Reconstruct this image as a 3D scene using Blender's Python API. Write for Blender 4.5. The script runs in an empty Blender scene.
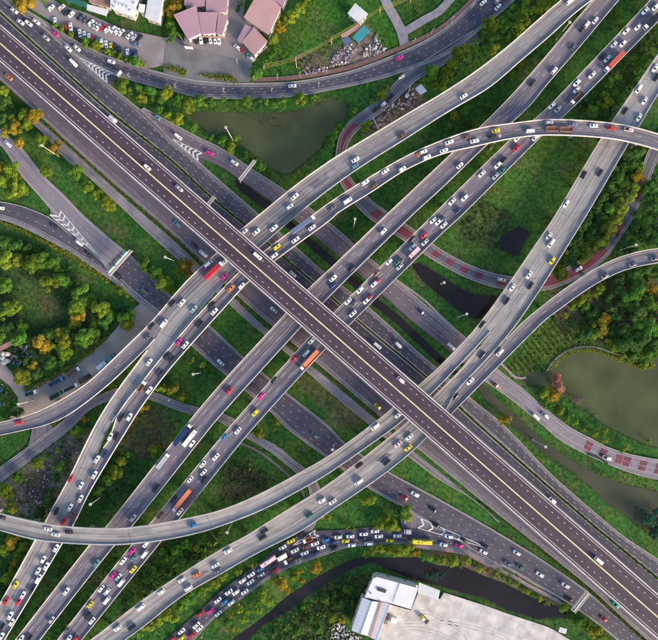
import bpy, bmesh, math, random
import numpy as np
from mathutils import Vector
random.seed(7); rng = np.random.default_rng(7)
scene = bpy.context.scene
# ------------------------------------------------------------------ camera, sky, sun, exposure
H = 360.0            # camera height above the ground (m)
S = 0.62             # metres of ground per photograph pixel
CX, CY = 329.0, 320.0
cam_d = bpy.data.cameras.new("camera"); cam = bpy.data.objects.new("camera", cam_d)
scene.collection.objects.link(cam); scene.camera = cam
cam.location = (0, 0, H); cam.rotation_euler = (0, 0, 0)
cam_d.sensor_fit = 'HORIZONTAL'; cam_d.sensor_width = 36.0
cam_d.lens = 36.0 * H / (658 * S); cam_d.clip_start = 1.0; cam_d.clip_end = 20000
SUN_EL, SUN_AZ = math.radians(17), math.radians(-41)     # azimuth: angle from +X, counter-clockwise
world = bpy.data.worlds.new("World"); scene.world = world; world.use_nodes = True
wn = world.node_tree.nodes; wn.clear()
sky = wn.new("ShaderNodeTexSky"); sky.sky_type = 'NISHITA'; sky.sun_disc = False
sky.sun_elevation = SUN_EL; sky.sun_rotation = math.pi/2 - SUN_AZ
sky.air_density = 1.0; sky.dust_density = 1.0; sky.ozone_density = 1.0
bg = wn.new("ShaderNodeBackground"); bg.inputs[1].default_value = 0.15
wo = wn.new("ShaderNodeOutputWorld")
world.node_tree.links.new(sky.outputs[0], bg.inputs[0]); world.node_tree.links.new(bg.outputs[0], wo.inputs[0])
sun_d = bpy.data.lights.new("sun", 'SUN'); sun = bpy.data.objects.new("sun", sun_d); scene.collection.objects.link(sun)
sun_d.energy = 3.8; sun_d.angle = math.radians(22); sun_d.color = (1.0, 0.80, 0.59)
sd = Vector((math.cos(SUN_EL)*math.cos(SUN_AZ), math.cos(SUN_EL)*math.sin(SUN_AZ), math.sin(SUN_EL)))
sun.rotation_euler = sd.to_track_quat('Z', 'Y').to_euler(); sun.location = sd*400
scene.view_settings.view_transform = 'Standard'; scene.view_settings.look = 'None'
scene.view_settings.gamma = 1.0; scene.view_settings.exposure = 1.12
try: scene.cycles.max_bounces = 5
except Exception: pass

# ------------------------------------------------------------------ helpers
def W(px, py, z=0.0):
    f = S*(H-z)/H
    return ((px-CX)*f, (CY-py)*f, z)
def W2(pts, z=0.0): return [W(x, y, z) for x, y in pts]
TX = [0, 110, 220, 330, 440, 548]; TY = [0, 107, 214, 321, 428, 533]
def T(t, x, y):
    i, j = int(t[0]), int(t[1]); return (TX[i]+x/5.98, TY[j]+y/5.98)
COL = scene.collection
def link(o, parent=None):
    COL.objects.link(o)
    if parent is not None: o.parent = parent
    return o
def tag(o, label=None, cat=None, group=None, kind=None):
    if label: o['label'] = label
    if cat: o['category'] = cat
    if group: o['group'] = group
    if kind: o['kind'] = kind
    return o
def empty(name, loc=(0,0,0), rz=0.0):
    o = bpy.data.objects.new(name, None); o.location = loc; o.rotation_euler = (0,0,rz); o.empty_display_size = 0.5
    return link(o)
class MB:
    """collects faces for ONE mesh object"""
    def __init__(s): s.v=[]; s.f=[]; s.m=[]; s.uv=[]; s.hasuv=False
    def face(s, pts, mat=0, uv=None):
        b=len(s.v); s.v.extend([tuple(p) for p in pts]); s.f.append(tuple(range(b,b+len(pts)))); s.m.append(mat)
        s.uv.append(uv if uv else [(p[0],p[1]) for p in pts])
    def prism(s, pts, z0, z1, mat=0, mtop=None):
        n=len(pts)
        area=sum(pts[i][0]*pts[(i+1)%n][1]-pts[(i+1)%n][0]*pts[i][1] for i in range(n))
        if area<0: pts=pts[::-1]
        s.face([(p[0],p[1],z1) for p in pts], mat if mtop is None else mtop)
        s.face([(p[0],p[1],z0) for p in pts[::-1]], mat)
        for i in range(n):
            a,b=pts[i],pts[(i+1)%n]
            s.face([(a[0],a[1],z0),(b[0],b[1],z0),(b[0],b[1],z1),(a[0],a[1],z1)],mat)
    def box(s, x0,x1,y0,y1,z0,z1, mat=0):
        s.prism([(x0,y0),(x1,y0),(x1,y1),(x0,y1)], z0, z1, mat)
    def bar(s, a, b, w, h=None, mat=0):
        a=Vector(a); b=Vector(b); d=(b-a); h=h or w
        if d.length<1e-6: return
        d.normalize(); up=Vector((0,0,1)) if abs(d.z)<.95 else Vector((1,0,0))
        u=d.cross(up).normalized()*w/2; v=u.cross(d).normalized()*h/2
        A=[a+u+v,a-u+v,a-u-v,a+u-v]; B=[b+u+v,b-u+v,b-u-v,b+u-v]
        for i in range(4): s.face([A[i],A[(i+1)%4],B[(i+1)%4],B[i]],mat)
        s.face(A[::-1],mat); s.face(B,mat)
    def tube(s, a, b, r0, r1, n=8, mat=0, cap=True):
        a=Vector(a); b=Vector(b); d=(b-a).normalized(); up=Vector((0,0,1)) if abs(d.z)<.95 else Vector((1,0,0))
        u=d.cross(up).normalized(); v=u.cross(d)
        A=[a+(u*math.cos(t)+v*math.sin(t))*r0 for t in [2*math.pi*k/n for k in range(n)]]
        B=[b+(u*math.cos(t)+v*math.sin(t))*r1 for t in [2*math.pi*k/n for k in range(n)]]
        for i in range(n): s.face([A[i],B[i],B[(i+1)%n],A[(i+1)%n]],mat)
        if cap: s.face(A,mat); s.face(B[::-1],mat)
    def mesh(s, name, mats):
        me=bpy.data.meshes.new(name); me.from_pydata(s.v,[],s.f)
        for m in (mats if isinstance(mats,(list,tuple)) else [mats]): me.materials.append(m)
        me.polygons.foreach_set('material_index', s.m)
        uvl=me.uv_layers.new(name='UVMap')
        flat=[c for f in s.uv for p in f for c in (p[0],p[1])]
        uvl.data.foreach_set('uv', flat)
        me.update(); return me
    def build(s, name, mats, parent=None):
        return link(bpy.data.objects.new(name, s.mesh(name, mats)), parent)

# ------------------------------------------------------------------ materials
def mat(name):
    m=bpy.data.materials.new(name); m.use_nodes=True; nt=m.node_tree
    return m, nt.nodes, nt.links, nt.nodes["Principled BSDF"]
def mixrgb(n, l, blend, fac, a, b):
    x=n.new("ShaderNodeMix"); x.data_type='RGBA'; x.blend_type=blend
    for key,val in ((0,fac),(6,a),(7,b)):
        if hasattr(val,'is_linked') or hasattr(val,'links'): l.new(val, x.inputs[key])
        elif isinstance(val,(int,float)): x.inputs[key].default_value=val
        else: x.inputs[key].default_value=(*val[:3],1)
    return x.outputs[2]
def simple(name, c, rough=.6, metal=0.0, var=.12, scale=.6, spec=None):
    m,n,l,p=mat(name)
    tc=n.new("ShaderNodeTexCoord"); ns=n.new("ShaderNodeTexNoise"); ns.inputs['Scale'].default_value=scale; ns.inputs['Detail'].default_value=4
    l.new(tc.outputs['Object'], ns.inputs['Vector'])
    r=n.new("ShaderNodeMapRange"); r.inputs[1].default_value=.3; r.inputs[2].default_value=.7; r.inputs[3].default_value=1-var; r.inputs[4].default_value=1+var
    l.new(ns.outputs[0], r.inputs[0])
    o=mixrgb(n,l,'MULTIPLY',1.0,c,r.outputs[0]); l.new(o,p.inputs['Base Color'])
    p.inputs['Roughness'].default_value=rough; p.inputs['Metallic'].default_value=metal
    if spec is not None: p.inputs['Specular IOR Level'].default_value=spec
    return m
def road_mat(name, c, streak=.25, panel=.08, patch=.12, rough=.8, plen=11.0, lane=3.6):
    """UV: u = metres across, v = metres along. Tyre-polished wheel tracks, patches, slab panels, fine grain."""
    m,n,l,p=mat(name)
    uv=n.new("ShaderNodeUVMap"); uv.uv_map='UVMap'
    def scaled(sx,sy):
        mp=n.new("ShaderNodeMapping"); mp.inputs['Scale'].default_value=(sx,sy,1); l.new(uv.outputs[0],mp.inputs[0]); return mp.outputs[0]
    def noise(vec,sc,det=4):
        x=n.new("ShaderNodeTexNoise"); x.inputs['Scale'].default_value=sc; x.inputs['Detail'].default_value=det; l.new(vec,x.inputs['Vector']); return x.outputs[0]
    def rng_(x,a,b,lo,hi):
        r=n.new("ShaderNodeMapRange"); r.inputs[1].default_value=a; r.inputs[2].default_value=b; r.inputs[3].default_value=lo; r.inputs[4].default_value=hi; l.new(x,r.inputs[0]); return r.outputs[0]
    s1=rng_(noise(scaled(.85,.010),1.0,4),.32,.68,1-streak,1+streak)       # long streaks
    s2=rng_(noise(scaled(.12,.10),1.0,5),.3,.7,1-patch,1+patch)         # broad patches
    s3=rng_(noise(scaled(2.5,2.5),1.0,2),.25,.75,.90,1.10)                 # grain
    sep=n.new("ShaderNodeSeparateXYZ"); l.new(uv.outputs[0],sep.inputs[0])
    dv=n.new("ShaderNodeMath"); dv.operation='DIVIDE'; l.new(sep.outputs[1],dv.inputs[0]); dv.inputs[1].default_value=plen
    fl=n.new("ShaderNodeMath"); fl.operation='FLOOR'; l.new(dv.outputs[0],fl.inputs[0])
    du=n.new("ShaderNodeMath"); du.operation='DIVIDE'; l.new(sep.outputs[0],du.inputs[0]); du.inputs[1].default_value=lane
    flu=n.new("ShaderNodeMath"); flu.operation='FLOOR'; l.new(du.outputs[0],flu.inputs[0])
    cb=n.new("ShaderNodeCombineXYZ"); l.new(fl.outputs[0],cb.inputs[0]); l.new(flu.outputs[0],cb.inputs[1])
    wn_=n.new("ShaderNodeTexWhiteNoise"); l.new(cb.outputs[0],wn_.inputs[0])
    s4=rng_(wn_.outputs[0],0,1,1-panel,1+panel)
    o=mixrgb(n,l,'MULTIPLY',1.0,c,s1)
    for s_ in (s2,s3,s4): o=mixrgb(n,l,'MULTIPLY',1.0,o,s_)
    l.new(o,p.inputs['Base Color']); p.inputs['Roughness'].default_value=rough; p.inputs['Specular IOR Level'].default_value=.3
    return m
M={}
M['purple']=road_mat('expressway_asphalt',(.066,.043,.062),.20,.03,.12)
M['asphalt']=road_mat('asphalt',(.080,.071,.096),.24,.04,.18)
M['asphalt_light']=road_mat('worn_asphalt',(.152,.134,.160),.28,.03,.14)
M['asphalt_rust']=road_mat('rusty_asphalt',(.142,.112,.138),.28,.03,.16)
M['lakeside']=road_mat('lakeside_asphalt',(.212,.184,.216),.24,.03,.12)
M['slabjoint']=simple('slab_joint',(.33,.285,.26),.9,0,.2,.3)
M['deck']=road_mat('concrete_deck',(.224,.203,.205),.40,.08,.16)
M['deck_pale']=road_mat('pale_concrete_deck',(.274,.252,.245),.40,.11,.16)
M['deck_dark']=road_mat('dark_concrete_deck',(.162,.142,.160),.45,.05,.12)
M['deck_mid']=road_mat('mid_concrete_deck',(.162,.140,.166),.42,.06,.14)
M['track']=road_mat('service_track_concrete',(.20,.185,.20),.3,.10,.35)
M['slate']=road_mat('slate_road_paint',(.105,.105,.130),.2,.03,.15)
M['red']=road_mat('red_road_paint',(.15,.040,.060),.25,.05,.2)
M['parapet']=simple('parapet_concrete',(.56,.49,.46),.8,0,.24,.22)
M['fascia']=simple('fascia_concrete',(.36,.33,.32),.85,0,.2,.2)
M['white']=simple('white_road_paint',(.62,.60,.60),.7,0,.2,.8)
M['worn_white']=simple('worn_white_paint',(.36,.35,.36),.8,0,.3,.9)
M['yellow_lit']=simple('yellow_lit_concrete',(.72,.60,.36),.7,0,.15,.5)  # yellow sunlight on the central barrier is put into its base colour
M['kerb']=simple('kerb_concrete',(.34,.31,.30),.85,0,.2,.4)
M['shoulder']=simple('shoulder_concrete',(.20,.175,.18),.85,0,.25,.2)
M['pavement']=simple('pavement_slabs',(.30,.23,.22),.85,0,.2,.5)
M['brick_pave']=simple('brown_brick_pavement',(.17,.095,.085),.85,0,.3,.5)
M['joint']=simple('expansion_joint_rubber',(.12,.11,.115),.8,0,.2,1)
M['steel']=simple('galvanised_steel',(.50,.50,.52),.45,.6,.1,1)
M['mast']=simple('white_mast_paint',(.55,.51,.46),.5,0,.08,1)
M['lampglass']=simple('lamp_lens',(.80,.78,.72),.2,0,.05,1)
M['signgreen']=simple('road_sign_green',(.03,.22,.16),.5,0,.1,1)
M['plaza']=simple('worn_plaza_asphalt',(.155,.145,.155),.85,0,.3,.07)
M['lot']=simple('pale_parking_concrete',(.23,.20,.205),.85,0,.22,.06)
M['dirtroad']=simple('dusty_service_road',(.30,.245,.22),.9,0,.25,.08)
M['gravelpath']=simple('gravel_path',(.24,.22,.25),.9,0,.25,.3)
M['dust']=simple('tyre_dust',(.44,.395,.365),.9,0,.3,.2)
M['yard']=simple('bleached_concrete',(.44,.39,.36),.85,0,.14,.12)
M['mauve']=simple('mauve_metal_roof',(.36,.225,.275),.55,0,.08,.12)
M['peach']=simple('peach_metal_roof',(.44,.26,.25),.55,0,.08,.12)
M['roofwhite']=simple('white_metal_roof',(.66,.65,.67),.5,0,.06,.2)
M['roofgrey']=simple('pale_grey_metal_roof',(.58,.59,.62),.5,0,.08,.2)
M['roofteal']=simple('teal_metal_roof',(.05,.30,.34),.45,0,.2,.5)
M['roofgreen']=simple('green_metal_roof',(.03,.13,.10),.5,0,.15,.3)
M['roofblue']=simple('blue_grey_roof',(.10,.14,.24),.5,0,.2,.4)
M['roofbrown']=simple('brown_metal_roof',(.30,.17,.14),.6,0,.2,.3)
M['gutter']=simple('orange_gutter',(.50,.20,.11),.6,0,.1,.5)
M['wall']=simple('cream_render',(.50,.45,.40),.85,0,.1,.3)
M['glass']=simple('window_glass',(.03,.04,.05),.1,0,.05,1)
M['bark']=simple('bark',(.10,.075,.055),.9,0,.25,3)
M['wood']=simple('pale_weathered_pole',(.48,.36,.25),.85,0,.2,1)
M['wire']=simple('yellow_lit_wire',(.26,.23,.05),.6,0,.1,1)  # the wires' yellow is warm light mixed into the base colour
# vehicles
def paint():
    m,n,l,p=mat('vehicle_paint'); oi=n.new("ShaderNodeObjectInfo"); l.new(oi.outputs['Color'],p.inputs['Base Color'])
    p.inputs['Roughness'].default_value=.35; p.inputs['Coat Weight'].default_value=.35; p.inputs['Coat Roughness'].default_value=.1; return m
M['paint']=paint()
M['carglass']=simple('vehicle_glass',(.012,.013,.017),.15,0,.05,1)
M['tyre']=simple('tyre_rubber',(.02,.02,.02),.9,0,.1,1)
M['chassis']=simple('truck_chassis',(.05,.045,.045),.8,0,.2,1)
M['cargo']=simple('load_of_earth',(.16,.085,.055),.95,0,.35,.8)
M['cabwhite']=simple('white_cab_paint',(.78,.77,.76),.35,0,.04,1)
M['lampwhite']=simple('headlamp_plastic',(.85,.85,.82),.2,0,.02,1)
M['lampred']=simple('tail_lamp_plastic',(.45,.02,.02),.3,0,.05,1)
# foliage
def foliage(name, useobj=True):
    m,n,l,p=mat(name)
    at=n.new("ShaderNodeAttribute"); at.attribute_name='tint'; at.attribute_type='GEOMETRY'
    if useobj:
        oi=n.new("ShaderNodeObjectInfo"); base=oi.outputs['Color']
        o=mixrgb(n,l,'MULTIPLY',1.0,base,at.outputs['Color'])
    else: o=at.outputs['Color']
    l.new(o,p.inputs['Base Color']); p.inputs['Roughness'].default_value=.75; p.inputs['Specular IOR Level'].default_value=.2
    tr=n.new("ShaderNodeBsdfTranslucent"); l.new(o,tr.inputs[0]); mx=n.new("ShaderNodeMixShader"); mx.inputs[0].default_value=.3
    l.new(p.outputs[0],mx.inputs[1]); l.new(tr.outputs[0],mx.inputs[2]); l.new(mx.outputs[0], n['Material Output'].inputs[0]); return m
M['leaf']=foliage('tree_leaves'); M['brush']=foliage('undergrowth_leaves', False)
def water(name,c,rough=.12):
    m,n,l,p=mat(name); tc=n.new("ShaderNodeTexCoord")
    ns=n.new("ShaderNodeTexNoise"); ns.inputs['Scale'].default_value=.035; ns.inputs['Detail'].default_value=5; l.new(tc.outputs['Object'],ns.inputs['Vector'])
    r=n.new("ShaderNodeMapRange"); r.inputs[1].default_value=.35; r.inputs[2].default_value=.7; r.inputs[3].default_value=.72; r.inputs[4].default_value=1.28; l.new(ns.outputs[0],r.inputs[0])
    l.new(mixrgb(n,l,'MULTIPLY',1.0,c,r.outputs[0]),p.inputs['Base Color']); p.inputs['Roughness'].default_value=rough; p.inputs['Specular IOR Level'].default_value=.3
    n2=n.new("ShaderNodeTexNoise"); n2.inputs['Scale'].default_value=.8; l.new(tc.outputs['Object'],n2.inputs['Vector'])
    b=n.new("ShaderNodeBump"); b.inputs['Strength'].default_value=.06; l.new(n2.outputs[0],b.inputs['Height']); l.new(b.outputs[0],p.inputs['Normal']); return m
M['pond']=water('green_pond_water',(.072,.084,.034)); M['canal']=water('dark_canal_water',(.020,.015,.016)); M['murky']=water('murky_canal_water',(.064,.066,.036))
# ------------------------------------------------------------------ ribbons (roads, decks, strips)
def resample(P, n, smooth=True):
    P=np.array(P,float)
    if smooth and len(P)>2:
        Q=[]
        E=np.vstack([2*P[0]-P[1],P,2*P[-1]-P[-2]])
        for i in range(1,len(E)-2):
            p0,p1,p2,p3=E[i-1],E[i],E[i+1],E[i+2]
            for t in np.linspace(0,1,9)[:-1]:
                # centripetal-like: damp tangents by chord length so uneven spacing does not overshoot
                d=np.linalg.norm(p2-p1); m1=(p2-p0)/max(np.linalg.norm(p2-p1)+np.linalg.norm(p1-p0),1e-6)*d; m2=(p3-p1)/max(np.linalg.norm(p3-p2)+np.linalg.norm(p2-p1),1e-6)*d
                h=(2*t**3-3*t*t+1)*p1+(t**3-2*t*t+t)*m1+(-2*t**3+3*t*t)*p2+(t**3-t*t)*m2; Q.append(h)
        Q.append(P[-1]); P=np.array(Q)
    s=np.r_[0,np.cumsum(np.linalg.norm(np.diff(P,axis=0),axis=1))]
    u=np.linspace(0,s[-1],n)
    return np.c_[np.interp(u,s,P[:,0]),np.interp(u,s,P[:,1])]
def smooth1(a,k=9):
    pad=np.pad(a,(k//2,k//2),mode='edge'); return np.convolve(pad,np.ones(k)/k,'valid')
class Ribbon:
    def __init__(s, L, R, z=0.0, step=5.0, smooth=True):
        ln=np.linalg.norm(np.diff(np.array(L,float),axis=0),axis=1).sum()*S
        n=max(8,int(ln/step))
        a=resample(L,n,smooth); b=resample(R,n,smooth)
        if callable(z) or isinstance(z,dict):
            xs=sorted(z); zz=[z[x] for x in xs]
            mid=(a[:,0]+b[:,0])/2; za=smooth1(np.interp(mid,xs,zz),15)
        else: za=np.full(n,float(z))
        f=S*(H-za)/H
        s.L=np.c_[(a[:,0]-CX)*f,(CY-a[:,1])*f,za]; s.R=np.c_[(b[:,0]-CX)*f,(CY-b[:,1])*f,za]
        m_=n//2; s.sgn=1 if np.cross((s.R-s.L)[m_],(s.L[m_+1]-s.L[m_]))[2]>0 else -1
        s.n=n; s.C=(s.L+s.R)/2; s.z=za
        s.s=np.r_[0,np.cumsum(np.linalg.norm(np.diff(s.C[:,:2],axis=0),axis=1))]
        s.wid=np.linalg.norm(s.R-s.L,axis=1)
        t=np.gradient(s.C[:,:2],axis=0); s.t=t/np.linalg.norm(t,axis=1)[:,None]
    def at(s, dist, frac):
        def I(A): return np.array([np.interp(dist,s.s,A[:,k]) for k in range(3)])
        l,r=I(s.L),I(s.R); return l+(r-l)*frac
    def off(s, side, d):
        """edge polyline moved d metres inwards; side 0 = L, 1 = R"""
        A,B=(s.L,s.R) if side==0 else (s.R,s.L)
        v=(B-A); w=np.maximum(np.linalg.norm(v,axis=1),.01)[:,None]
        return A+v/w*d
    def poly(s, grow=0.0):
        return np.vstack([s.off(0,-grow)[:,:2],s.off(1,-grow)[::-1,:2]])
    def nearest(s, px, py):
        best=None
        f=S*(H-s.z)/H
        X=(px-CX)*f-s.C[:,0]; Y=(CY-py)*f-s.C[:,1]
        i=int(np.argmin(X*X+Y*Y)); return i, math.sqrt(X[i]**2+Y[i]**2)
def loft(mb, lines, mat=0, uv=None, closed=False, mats=None):
    """quads between successive polylines of equal length"""
    m=len(lines); n=len(lines[0])
    for j in range(m if closed else m-1):
        A=lines[j]; B=lines[(j+1)%m]
        for i in range(n-1):
            u=None
            if uv: u=[(uv[j][i]),(uv[(j+1)%m][i]),(uv[(j+1)%m][i+1]),(uv[j][i+1])]
            mb.face([A[i],B[i],B[i+1],A[i+1]], mats[j] if mats else mat, u)
def strip(mb, P, w, dz, mat=0, i0=0, i1=None):
    """flat strip of width w centred on polyline P, dz above it"""
    P=np.array(P)[i0:i1]
    if len(P)<2: return
    t=np.gradient(P[:,:2],axis=0); t/=np.maximum(np.linalg.norm(t,axis=1),1e-6)[:,None]
    nrm=np.c_[-t[:,1],t[:,0],np.zeros(len(P))]
    up=np.array([0,0,dz]); loft(mb,[P+nrm*w/2+up,P-nrm*w/2+up],mat)
def rail(mb, P, w, h, mat=0, base=-.03, i0=0, i1=None):
    P=np.array(P)[i0:i1]
    if len(P)<2: return
    t=np.gradient(P[:,:2],axis=0); t/=np.maximum(np.linalg.norm(t,axis=1),1e-6)[:,None]
    nrm=np.c_[-t[:,1],t[:,0],np.zeros(len(P))]
    a,b=np.array([0,0,base]),np.array([0,0,h])
    l=[P+nrm*w/2+a,P+nrm*w*.4+b,P-nrm*w*.4+b,P-nrm*w/2+a]
    loft(mb,l,mat)
    for k in (0,-1):
        q=[x[k] for x in l]; mb.face(q if k==0 else q[::-1],mat)
def dashes(mb, rb, frac, length, period, w, dz=.03, mat=0, d0=0, d1=None, phase=0.0):
    d=d0+phase; end=(d1 or rb.s[-1])
    while d+length<end:
        ds=np.linspace(d,d+length,3); P=np.array([rb.at(x,frac) for x in ds]); strip(mb,P,w,dz,mat); d+=period
RB={}; GROUND_POLYS=[]; FLY=[]
def ground_road(key, name, label, L, R, z, matname, lanes=(), dash=(1.5,6.0,.28), kerb=(1,1), shoulder=(0,0), edge=(1,1), cat='road', paint='worn_white', side_z=-.6, kerbw=.45):
    rb=Ribbon(L,R,z); RB[key]=rb; GROUND_POLYS.append((rb.poly(),z))
    mb=MB(); dn=np.array([0,0,side_z-z])
    uvL=[(0,rb.s[i]) for i in range(rb.n)]; uvR=[(rb.wid[i],rb.s[i]) for i in range(rb.n)]
    ls=[rb.L+dn,rb.L,rb.R,rb.R+dn]; us=[uvL,uvL,uvR,uvR]
    if rb.sgn<0: ls=ls[::-1]; us=us[::-1]
    loft(mb,ls,0,us)
    o=mb.build(name,M[matname]); tag(o,label,cat,kind='structure')
    km=MB()
    for sd in (0,1):
        if kerb[sd]: rail(km,rb.off(sd,.15),kerbw,.13)
    if km.f: km.build('kerb',M['kerb'],o)
    sm=MB()
    for sd in (0,1):
        if shoulder[sd]: loft(sm,[rb.off(sd,.3)+np.array([0,0,.02]),rb.off(sd,.3+shoulder[sd])+np.array([0,0,.02])] if sd==1 else [rb.off(sd,.3+shoulder[sd])+np.array([0,0,.02]),rb.off(sd,.3)+np.array([0,0,.02])])
    if sm.f: sm.build('shoulder',M['shoulder'],o)
    for sd in (0,1):
        if edge[sd]: lm=MB(); strip(lm,rb.off(sd,.7+shoulder[sd]+.3),.28,.035); lm.build('edge_line',M[paint],o)
    lm=MB()
    for fr in lanes: dashes(lm,rb,fr,dash[0],dash[1],dash[2],.035)
    if lm.f: tag(lm.build('lane_marking',M[paint],o),kind='stuff')
    return o
def flat_sheet(name, label, pts, z, matname, cat, side=-.5, mb=None):
    mb=MB(); mb.prism([p[:2] for p in W2(pts,z)], side, z)
    o=mb.build(name,M[matname]); GROUND_POLYS.append((np.array([p[:2] for p in W2(pts,z)]),z)); return tag(o,label,cat,kind='structure')

# ------------------------------------------------------------------ water outlines (photograph pixels -> ground)
WATER={
 'pond':[('pond',"olive green pond below the tree lined ring road at the top",'pond',[(188,111),(205,111),(220,112),(250,113),(277,113),(303,109),(322,104),(333,99),(343,101),(348,110),(343,122),(333,131),(322,146),(304,162),(292,172),(284,174),(270,167),(253,154),(240,144),(238,138),(232,134),(222,131),(214,137),(204,129),(193,121)]),
         ('pond',"large olive green lake beside the road with red painted squares",'pond',[(525,378),(532,372),(548,372),(553,368),(561,359.5),(570,354),(581,351),(595,351),(615,358),(641,368),(653,365),(660,352),(690,330),(760,340),(770,470),(700,456),(658,447),(648,445),(608,427),(588,411),(565,396),(555,390),(543,387),(530,384)])],
 'murky':[('canal',"murky green canal between grass banks near the red painted squares",'canal',[(476,386),(484,385),(500,401),(520,420),(548,445),(578,464),(603,477),(631,486),(655,491),(740,495),(740,590),(665,547),(642,527),(623,513),(605,502),(595,490),(573,472),(548,456),(520,433),(500,413),(484,398)])],
 'canal':[('canal',"dark brown pool of water below the red banded loop road",'canal',[(411,264),(420,262.5),(432,270),(440,275),(453,284),(473,294),(497,296),(494,304),(489,310),(481,318),(473,318),(458,310),(440,295),(424,282)]),
          ('pond',"small nearly black pond in the rough grass beside the pale flyover",'pond',[(500,240.7),(506,233),(520,226.5),(529.5,232),(524,241),(518.6,254),(512,256),(508,251),(500,249)]),
          ('canal',"narrow dark ditch running straight down the grass strip beside the expressway",'canal',[(234,179),(238,179),(267,201),(312,239),(345,268),(372,294),(402,318),(438,353),(470,382),(468,387),(434,359),(398,325),(367,300),(342,276),(308,245),(262,207),(240,190)]),
          ('canal',"dark canal curving between the traffic jam and the concrete yard",'canal',[(226,650),(234,638),(253,625),(270,612),(287,597),(310,582),(330,570),(347,562),(360,558),(397,558),(417,558),(430,564),(440,566.4),(463,567),(483,576),(503,583),(530,597),(550,603),(568,614),(568,619),(548,617),(540,620),(507,610),(485,598),(463,593),(440,586),(409,578),(393,572),(373,562),(355,567),(330,581.5),(307,596.5),(287,611.6),(260,627),(248,640),(242,650)])],
}
wpolys=[(k,n,l,c,np.array([p[:2] for p in W2(pts)])) for k,v in WATER.items() for (n,l,c,pts) in v]
def inside(poly, X, Y):
    r=np.zeros(X.shape,bool); n=len(poly); j=n-1
    for i in range(n):
        xi,yi=poly[i]; xj,yj=poly[j]
        c=((yi>Y)!=(yj>Y)); 
        if yj!=yi: r^=c&(X<(xj-xi)*(Y-yi)/(yj-yi)+xi)
        j=i
    return r
def pdist(poly, X, Y):
    d=np.full(X.shape,1e9); n=len(poly)
    for i in range(n):
        a=poly[i]; b=poly[(i+1)%n]; ab=b-a; L2=(ab**2).sum()+1e-9
        t=np.clip(((X-a[0])*ab[0]+(Y-a[1])*ab[1])/L2,0,1)
        d=np.minimum(d,np.hypot(X-a[0]-t*ab[0],Y-a[1]-t*ab[1]))
    return d
def vnoise(X,Y,sc,seed=0):
    """smooth value noise on a lattice, 0..1"""
    r=np.random.default_rng(seed); G=r.random((256,256))
    x=X/sc; y=Y/sc; xi=np.floor(x).astype(int); yi=np.floor(y).astype(int); fx=x-xi; fy=y-yi
    fx=fx*fx*(3-2*fx); fy=fy*fy*(3-2*fy)
    g=lambda a,b:G[a%256,b%256]
    return (g(xi,yi)*(1-fx)+g(xi+1,yi)*fx)*(1-fy)+(g(xi,yi+1)*(1-fx)+g(xi+1,yi+1)*fx)*fy
# ------------------------------------------------------------------ the ground: one sheet to the horizon
LAWN=(.030,.094,.018)
ZONES=[ # colour of what grows or lies there, outline in photograph pixels
 ((.030,.088,.012),[(275,75),(283,45),(300,20),(312,-10),(385,-10),(395,30),(402,50),(385,58),(345,52),(335,40),(300,57)]),
 ((.040,.085,.014),[(440,230),(470,190),(500,150),(535,115),(603,140),(552,225),(532,228),(519,222),(498,236),(480,222),(460,240)]),
 ((.034,.052,.016),[(452,220),(475,200),(505,208),(515,222),(498,240),(500,258),(470,246)]),
 ((.036,.075,.015),[(436,235),(455,232),(500,255),(515,262),(505,278),(470,268),(440,252)]),
 ((.115,.080,.062),[(-40,325),(25,330),(38,350),(25,372),(10,376),(-20,362)]),
 ((.125,.100,.088),[(0,482),(22,468),(40,455),(55,438),(75,440),(92,432),(72,470),(48,520),(12,512),(-5,500)]),
 ((.060,.045,.040),[(20,478),(40,470),(52,480),(45,505),(25,500)]),
 ((.120,.080,.072),[(364,132),(382,110),(413,86),(425,95),(420,108),(385,128)]),
 ((.130,.100,.085),[(322,66),(343,43),(362,28),(388,48),(375,62),(340,70)]),
 ((.090,.070,.045),[(296,60),(312,50),(325,52),(330,75),(300,80)]),
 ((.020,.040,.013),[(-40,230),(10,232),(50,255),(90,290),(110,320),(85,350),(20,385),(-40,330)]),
 ((.045,.080,.020),[(14,268),(36,280),(60,298),(64,318),(28,322),(20,300)]),
 ((.080,.066,.030),[(38,290),(58,300),(62,312),(45,312)]),
 ((.060,.066,.024),[(325,375),(350,398),(362,420),(345,428),(320,405),(295,385),(300,378)]),
 ((.030,.030,.016),[(222,465),(245,462),(272,480),(262,492),(235,500),(220,498)]),
 ((.055,.055,.022),[(128,395),(170,415),(175,440),(150,460),(125,455),(112,440)]),
 ((.030,.048,.015),[(262,650),(300,612),(330,585),(352,575),(374,580),(356,600),(340,650)]),
 ((.070,.055,.038),[(548,290),(600,286),(660,280),(720,300),(720,330),(600,340),(560,330)]),
 ((.042,.070,.012),[(503,372),(520,350),(548,322),(600,318),(596,348),(570,354),(548,372),(525,376)]),
 ((.110,.075,.055),[(430,548),(480,556),(520,572),(560,596),(560,606),(520,592),(480,575),(440,566)]),
]
core=np.arange(-232,232.01,1.5)
out=np.array([260,320,420,600,900,1400,2200,3600.])
gx=np.r_[-out[::-1],core,out]; GX,GY=np.meshgrid(gx,gx,indexing='xy')
hz=(vnoise(GX,GY,17,3)-.5)*.5+(vnoise(GX,GY,5,4)-.5)*.18-.42
col=np.zeros(GX.shape+(3,)); col[:]=LAWN
wx=GX+(vnoise(GX,GY,6,5)-.5)*7; wy=GY+(vnoise(GX,GY,6,6)-.5)*7
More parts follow.
